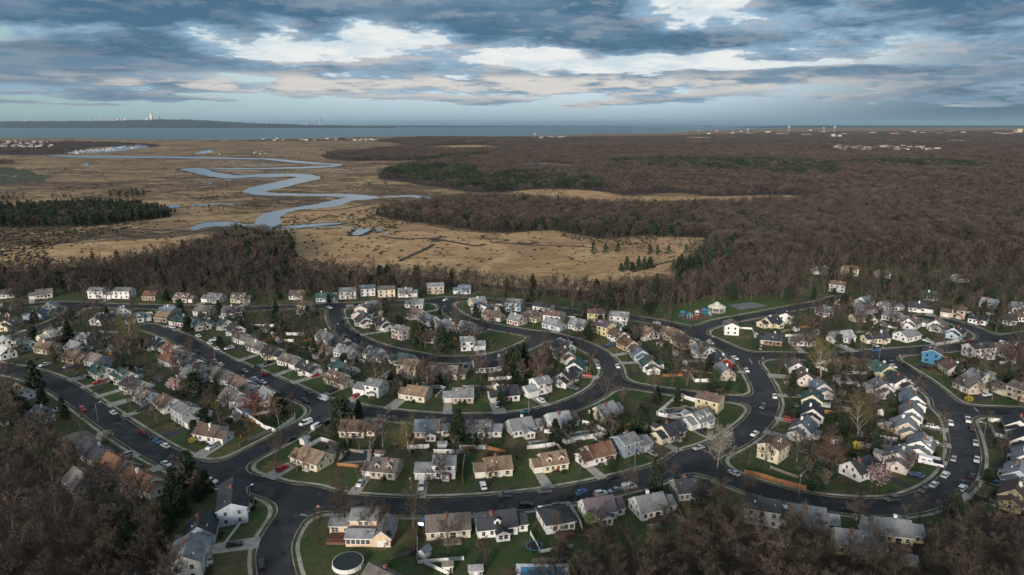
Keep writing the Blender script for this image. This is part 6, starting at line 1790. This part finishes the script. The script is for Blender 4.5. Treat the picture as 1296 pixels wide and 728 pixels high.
cars('along the inner curved road', '431 405 ck,436 413 uk,441 419 cg,447 423 ck,433 424 cg,449 431 ck,421 388 cw,443 387 cs,487 384 cw')
cars('on the bottom street', '331 714 uk')
car(1178, 586, 'motorhome', 'w', 'on the lawn inside the right loop', R(-30))
car(1227, 431, 'sedan', 'r', 'beside the long white corner fence', R(20))
car(535, 661, 'suv', 'b', 'on the dirt driveway beside the peach house', R(82))
cnum = 0
for i, h in enumerate(HOUSES):
    if 'drive' not in h: continue
    r = random.Random(i + 33)
    if h['p'].y > 420 or r.random() > .62: continue
    a, b, rz = h['drive']; L = (b - a).length
    if L < 7: continue
    t = r.uniform(3.2, max(3.3, L - 5.5)) / L; q = a.lerp(b, t)
    car(0, 0, r.choice(('sedan', 'sedan', 'suv', 'suv', 'pickup' if L > 9 else 'suv')), r.choice('wwwsgkkrbwk'), 'in a driveway ' + h['where'], rz + math.pi / 2 * r.choice((1, -1)), world=q); cnum += 1
print('drive cars', cnum)

# ------------------------------------------------------------------ foundation shrubs, forsythia
SHR = [shrubm(800 + i, (.8, 1.0, .7)[i], (1.0, 1.2, 1.5)[i]).mesh('foliage', M['shrub']) for i in range(3)]
ns = 0
for i, h in enumerate(HOUSES):
    if h['p'].y > 330: continue
    r = random.Random(i + 71); c, s = math.cos(h['rz']), math.sin(h['rz']); f = Vector((s, -c, 0)); sx = Vector((c, s, 0))
    for j in range(r.randint(2, 6)):
        u = r.uniform(-5, 5)
        if h['gx'] is not None and abs(u - h['gx']) < 2.8: continue
        q = h['p'] + f * r.uniform(5.3, 5.9) + sx * u; o = new_obj('shrub', r.choice(SHR), None, (q.x, q.y, LAWNZ), r.uniform(0, 6)); k = r.uniform(.7, 1.2); o.scale = (k, k, k * r.uniform(.7, 1.1))
        tag(o, 'small green shrub against the front of a house near the lower roads', 'shrub', 'foundation shrubs'); ns += 1
print('shrubs', ns)
FY = shrubm(820, 1.6, 2.4, 420, .3).mesh('foliage', M['forsythia'])
for px, py, l, s in [(273, 516, 'yellow flowering bush behind the grey house on the left', 1.2), (265, 512, 'smaller yellow bush left of the flowering one', .8), (1083, 568, 'yellow flowering bush beside the above-ground pool', 1.3), (244, 560, 'yellow bush at the left corner of the white brown-roofed house', .9), (645, 478, 'low yellow bush inside the middle loop', .8), (652, 477, 'yellow bush right of the low one inside the middle loop', .8), (1226, 508, 'yellow-brown bush by the right loop junction', 1.1)]:
    o = new_obj('flowering_bush', FY, None, G(px, py, LAWNZ)); o.scale = (s, s, s); tag(o, l, 'bush')

BSH = [shrubm(830 + i, 1.3, 1.7, 200, .34).mesh('foliage', M['shrub'] if i else M['twigfar']) for i in range(3)]
nb = 0; tries = 0
while nb < 230 and tries < 9000:
    tries += 1; x = rnd.uniform(-260, 300); y = rnd.uniform(165, 400); p = Vector((x, y, 0)); q = PX((x, y, 1))
    if not (0 < q[0] < 1296) or q[1] > 728 or sd_at(x, y) < 14 or not clear_of(p, 0): continue
    o = new_obj('bush', rnd.choice(BSH), None, (x, y, LAWNZ), rnd.uniform(0, 6)); k = rnd.uniform(.5, 1.5); o.scale = (k, k, k * rnd.uniform(.7, 1.1))
    h = min(HOUSES, key=lambda h: (h['p'].x - x) ** 2 + (h['p'].y - y) ** 2); tag(o, 'low brownish-green bush in the yards ' + h['where'], 'bush', 'bushes ' + h['where']); nb += 1

ng = 0
for i, h in enumerate(HOUSES):
    r = random.Random(i + 4000)
    if h['p'].y > 450 or r.random() > .42: continue
    c, s = math.cos(h['rz']), math.sin(h['rz']); bk = Vector((-s, c, 0)); sx = Vector((c, s, 0)); q = h['p'] + bk * r.uniform(10, 15) + sx * r.uniform(-7, 7)
    if sd_at(q.x, q.y) < 6 or any(((q.x - x) ** 2 + (q.y - y) ** 2) < 64 for (x, y, a, b, z_) in FOOT): continue
    px, py, _ = PX(q)
    wc, nm = r.choice((('w', 'white'), ('t', 'tan'), ('n', 'brown'), ('g', 'grey'), ('w', 'white')))
    o = shed(px, py, wc, r.choice('kgdb'), 'x', w=r.uniform(2.4, 3.4), d=2.4, rz=math.degrees(h['rz']) + r.choice((0, 90))); o.location = (q.x, q.y, LAWNZ); o['group'] = 'garden sheds ' + h['where']; pend(o, px, f"small {nm} garden shed", f"small {nm} garden sheds", h['where']); ng += 1
print('sheds', ng)
# ------------------------------------------------------------------ far shore, skyline, distant towns
M['hill'] = mat('far_hills', (0.018, 0.028, 0.030), var=.3, scale=.002)
def far_at(px, D, z=0.0):
    """point at ground distance D (m, forward) under photo column px"""
    x = (px - 648) / FPX * (D * math.cos(PITCH) + 120 * math.sin(PITCH)); return Vector((x, D, z))
def ridge(name, prof, D, depth, m):
    """prof: (px, height m)"""
    mb = MB(); r = random.Random(3)
    P = []
    for (a, ha), (b, hb) in zip(prof[:-1], prof[1:]):
        n = max(2, int((b - a) / 6))
        for i in range(n): t = i / n; P.append((a + (b - a) * t, (ha + (hb - ha) * t) * (1 + r.uniform(-.04, .04))))
    P.append(prof[-1])
    for (a, ha), (b, hb) in zip(P[:-1], P[1:]):
        rows = []
        for k, (dd, hh) in enumerate(((0, -2), (.05, .35), (.35, .8), (.55, 1.0), (.8, .7), (1, -2))):
            rows.append((far_at(a, D + depth * dd, ha * hh if hh > 0 else -3), far_at(b, D + depth * dd, hb * hh if hh > 0 else -3)))
        for (p, q), (p2, q2) in zip(rows[:-1], rows[1:]): mb.poly([p, q, q2, p2])
    o = mb.build(name, m); o['kind'] = 'structure'
ridge('hills', [(-150, 190), (0, 205), (80, 215), (150, 228), (200, 262), (240, 262), (270, 222), (320, 145), (380, 105), (440, 70), (500, 14)], 21500, 3500, M['hill'])
ridge('far_shore', [(430, 6), (470, 55), (600, 40), (648, 25), (720, 12), (800, 3)], 27000, 3000, M['hill'])
ridge('far_shore', [(930, 3), (1000, 55), (1100, 60), (1300, 50), (1400, 45)], 24000, 3000, M['hill'])
M['tower_lit'] = mat('pale_tower_facade', (0.62, 0.54, 0.46), var=.3, scale=.02, rough=.5); M['tower_blue'] = mat('bluish_tower_facade', (0.16, 0.23, 0.27), var=.3, scale=.02, rough=.5); M['tower_pink'] = mat('pinkish_tower_facade', (0.46, 0.35, 0.31), var=.3, scale=.02)
def tower(px, h, w, m, label=None, D=26500, group=None, sp=0):
    o = empty('skyscraper', far_at(px, D, 0)); k = MB(); k.box(-w / 2, w / 2, -w / 2, w / 2, -2, h); k.build('tower_body', m, o); k = MB(); k.box(-w * .32, w * .32, -w * .32, w * .32, h, h * 1.07); k.build('setback_top', m, o)
    if sp: k = MB(); k.tube((0, 0, h), (0, 0, h + sp), w * .12, w * .03, 5); k.build('spire', m, o)
    o['category'] = 'skyscraper'; o['label'] = label or 'tiny pale tower in the hazy city skyline across the bay'
    if group: o['group'] = group
tower(193, 470, 70, M['tower_lit'], 'tallest pale skyscraper with spire in the skyline across the bay', sp=90); tower(187.5, 310, 80, M['tower_lit'], 'short bright tower just left of the tallest skyscraper'); tower(202, 380, 70, M['tower_blue'], 'blue-grey skyscraper right of the tallest one', sp=60); tower(206, 300, 90, M['tower_blue'], 'wide blue-grey tower two right of the tallest skyscraper'); tower(217, 320, 50, M['tower_blue'], 'thin grey tower at the right of the skyline')
r = random.Random(12)
for i in range(46):
    px = r.uniform(112, 182) if i < 34 else r.uniform(198, 235); tower(px, r.uniform(245, 330) if px > 130 else r.uniform(240, 290), r.uniform(25, 55), r.choice((M['tower_lit'], M['tower_pink'], M['tower_blue'], M['tower_pink'])), group='towers of the city skyline')
for i in range(20):
    tower(r.uniform(16, 62), r.uniform(225, 262), r.uniform(25, 50), r.choice((M['tower_pink'], M['tower_lit'])), 'tiny pale tower at the far left end of the skyline', group='towers at the far left end')
for i in range(12):
    tower(r.uniform(283, 350), r.uniform(165, 215), r.uniform(35, 70), M['tower_blue'], 'tiny grey tower above the low shore right of the hill', group='towers right of the hill')
# bridge
br = empty('suspension_bridge', far_at(397, 23000, 0)); br['category'] = 'bridge'; br['label'] = 'tiny suspension bridge with two tall towers far across the bay'
dx_ = 8 / FPX * 23000
M['brg'] = mat('bridge_steel', (0.20, 0.26, 0.29))
for s in (-1, 1):
    k = MB(); k.box(s * dx_ - 22, s * dx_ + 22, -20, 20, -2, 290); k.build('bridge_tower', M['brg'], br)
k = MB(); k.box(-dx_ * 1.9, dx_ * 1.9, -12, 12, 95, 106); k.build('deck', M['brg'], br)
k = MB(); pr = None
for i in range(-19, 20):
    u = i / 10; z = 110 + 180 * (abs(u) ** 2 if abs(u) <= 1 else (1.9 - abs(u)) / .9); q_ = Vector((u * dx_, 0, z))
    if pr is not None: k.tube(pr, q_, 5, 5, 3)
    pr = q_
k.build('main_cable', M['brg'], br)
# distant pale buildings: long gabled blocks
M['fw'] = mat('far_white_wall', (0.32, 0.32, 0.31), var=.3, scale=.05); M['fr'] = mat('far_roof', (0.16, 0.14, 0.14), var=.2, scale=.05); M['ftan'] = mat('far_tan_wall', (0.42, 0.36, 0.28)); M['fred'] = mat('far_brick_wall', (0.33, 0.15, 0.13))
def farb(px, py, w, d, h, m, label, group, rh=2.5, name='apartment_building', cat='building'):
    o = empty(name, G(px, py, 0), r.uniform(-.25, .25)); k = MB(); k.box(-w / 2, w / 2, -d / 2, d / 2, 0, h); k.build('wall', m, o)
    k = MB(); k.poly([(-w / 2 - 1, -d / 2 - 1, h + .05), (w / 2 + 1, -d / 2 - 1, h + .05), (w / 2 + 1, 0, h + rh), (-w / 2 - 1, 0, h + rh)]); k.poly([(w / 2 + 1, d / 2 + 1, h + .05), (-w / 2 - 1, d / 2 + 1, h + .05), (-w / 2 - 1, 0, h + rh), (w / 2 + 1, 0, h + rh)]); k.poly([(w / 2 + .9, -d / 2, h + .05), (w / 2 + .9, d / 2, h + .05), (w / 2 + .9, 0, h + rh - .1)]); k.poly([(-w / 2 - .9, d / 2, h + .05), (-w / 2 - .9, -d / 2, h + .05), (-w / 2 - .9, 0, h + rh - .1)]); k.build('roof', M['fr'], o)
    o['category'] = cat; o['label'] = label
    if group: o['group'] = group
for i in range(34):
    px = 1055 + i * 3.9 + r.uniform(-3, 3); py = r.choice((187, 188.5, 190, 191, 192))
    farb(px, py + .5, r.uniform(14, 34), 12, r.uniform(12, 17), r.choice((M['fw'], M['fw'], M['ftan'])), 'small pale block in the housing cluster within the right forest', 'pale blocks in the right forest')
for px, py, w, h, m, l in [(1131, 171, 95, 22, 'fred', 'long reddish building beyond the right forest'), (1205, 180, 60, 16, 'fw', 'white building at the far right beyond the forest'), (1216, 180.5, 50, 14, 'fw', 'second low white building at the far right'), (1054, 175, 34, 36, 'fw', 'white block building on the right horizon'), (1062, 175, 30, 30, 'fw', 'smaller white block building on the right horizon'), (1290, 169, 70, 60, 'ftan', 'tall tan building at the far right horizon'), (1262, 170, 90, 20, 'fw', 'pale low building near the tan tall one'),
                            (1128, 179, 60, 12, 'fw', 'pale low building above the housing cluster'), (990, 171, 130, 18, 'fw', 'white shed-like building at the forest horizon'), (1020, 172, 100, 16, 'fw', 'long white building at the forest horizon')]:
    farb(px, py, w, 20, h, M[m], l, None)
for i in range(26):
    farb(r.uniform(880, 1290), r.uniform(165.5, 171), r.uniform(30, 90), 20, r.uniform(14, 24), r.choice((M['fw'], M['ftan'], M['fred'], M['ftan'])), 'tiny pale building at the forest horizon on the right', 'tiny buildings at the right horizon')
for i in range(50):
    farb(r.uniform(-5, 70), r.uniform(179.5, 187), r.uniform(14, 30), 12, r.uniform(7, 11), r.choice((M['fw'], M['fw'], M['ftan'])), 'tiny pale house in the shore town at the far left', 'houses of the left shore town', name='house', cat='house')
for i in range(26):
    farb(r.uniform(445, 480) if i < 14 else r.uniform(330, 440), r.uniform(176, 178.5), r.uniform(14, 30), 12, r.uniform(7, 11), r.choice((M['fw'], M['ftan'])), 'tiny pale house on the bay shore beyond the marsh', 'houses on the bay shore', name='house', cat='house')
for i in range(14): farb(r.uniform(682, 725), r.uniform(174, 176.5), r.uniform(18, 40), 14, r.uniform(12, 16), M['fw'], 'tiny white house at the shore beyond the central forest', 'houses at the central shore', name='house', cat='house')
for i in range(8): farb(r.uniform(630, 652), r.uniform(208, 210), r.uniform(9, 16), 9, 5, M['fw'], 'small white farm building by the forest pond', 'buildings by the forest pond')
for i in range(5): farb(872 + i * 6, 176, r.uniform(25, 45), 16, 14, M['ftan'], 'pale building in the central forest near the bay', 'buildings in the central forest')
def wtower(px, py, D, h, label):
    o = empty('water_tower', G(px, py, 0)); k = MB()
    for i in range(6): t = i * math.pi / 3; k.tube((D * .35 * math.cos(t), D * .35 * math.sin(t), 0), (D * .3 * math.cos(t), D * .3 * math.sin(t), h), D * .03, D * .03, 4)
    k.build('legs', M['fw'], o); k = MB()
    rows = [(0.15, h - .1 * D), (.42, h), (.5, h + .3 * D), (.42, h + .6 * D), (.1, h + .75 * D)]
    for (r0, z0), (r1, z1) in zip(rows[:-1], rows[1:]): k.tube((0, 0, z0), (0, 0, z1), r0 * D, r1 * D, 12)
    k.build('tank', M['fw'], o); tag(o, label, 'water tower')
wtower(1056, 168, 42, 60, 'white water tower on the right horizon'); wtower(1042, 168, 30, 55, 'smaller white water tower left of the large one'); wtower(998, 167, 44, 60, 'white water tower standing at the forest edge of the bay'); wtower(677, 174.5, 22, 28, 'small white water tower on the central shore'); wtower(946, 169.5, 30, 45, 'white tower above the forest near the bay')
# marina boats
M['hull'] = mat('boat_hull', (0.34, 0.35, 0.36))
hb = MB(); hb.hexa([(-4, -1.2, 0), (3, -1.2, 0), (3, 1.2, 0), (-4, 1.2, 0), (-4.2, -1.6, 1.6), (5.5, -.3, 1.9), (5.5, .3, 1.9), (-4.2, 1.6, 1.6)]); HB = hb.mesh('hull', M['hull']); cb = MB(); cb.hexa([(-2.5, -1, 1.6), (1.5, -.9, 1.6), (1.5, .9, 1.6), (-2.5, 1, 1.6), (-2.2, -.8, 3.0), (.6, -.7, 3.0), (.6, .7, 3.0), (-2.2, .8, 3.0)]); CB = cb.mesh('cabin', M['hull'])
for i in range(70):
    t = r.random(); px = 88 + 90 * t; py = 193.6 - 8.0 * t + r.uniform(-1.6, 2.0); o = empty('moored_boat', G(px, py, .5), r.uniform(0, 6.28)); s = r.uniform(1.0, 1.9); o.scale = (s, s, s); new_obj('hull', HB, o); new_obj('cabin', CB, o)
    tag(o, 'small white boat moored in the marina at the left', 'boat', 'boats in the marina')
for i in range(16):
    o = empty('moored_boat', G(r.uniform(240, 400), r.uniform(192, 196.5), .5), r.uniform(0, 6)); s = r.uniform(.8, 1.3); o.scale = (s, s, s); new_obj('hull', HB, o); new_obj('cabin', CB, o); tag(o, 'tiny white boat on the edge of the far marsh', 'boat', 'boats on the far marsh')
# a few lone pale things among the right woods and top left woods
# ------------------------------------------------------------------ air
hz = MB(); hz.box(-330000, 330000, -4000, 430000, -3.2, 700)
m = bpy.data.materials.new('haze_air'); m.use_nodes = True; nt = m.node_tree; nt.nodes.clear()
o_ = nt.nodes.new('ShaderNodeOutputMaterial'); pv = nt.nodes.new('ShaderNodeVolumePrincipled'); pv.inputs['Color'].default_value = (0.48, 0.68, 0.84, 1); pv.inputs['Density'].default_value = 1.4e-5; pv.inputs['Anisotropy'].default_value = 0.2
nt.links.new(pv.outputs[0], o_.inputs['Volume'])
h_ = hz.build('haze', m); tag(h_, 'thin bluish evening haze over the whole land', 'haze', None, 'stuff')
resolve_labels()
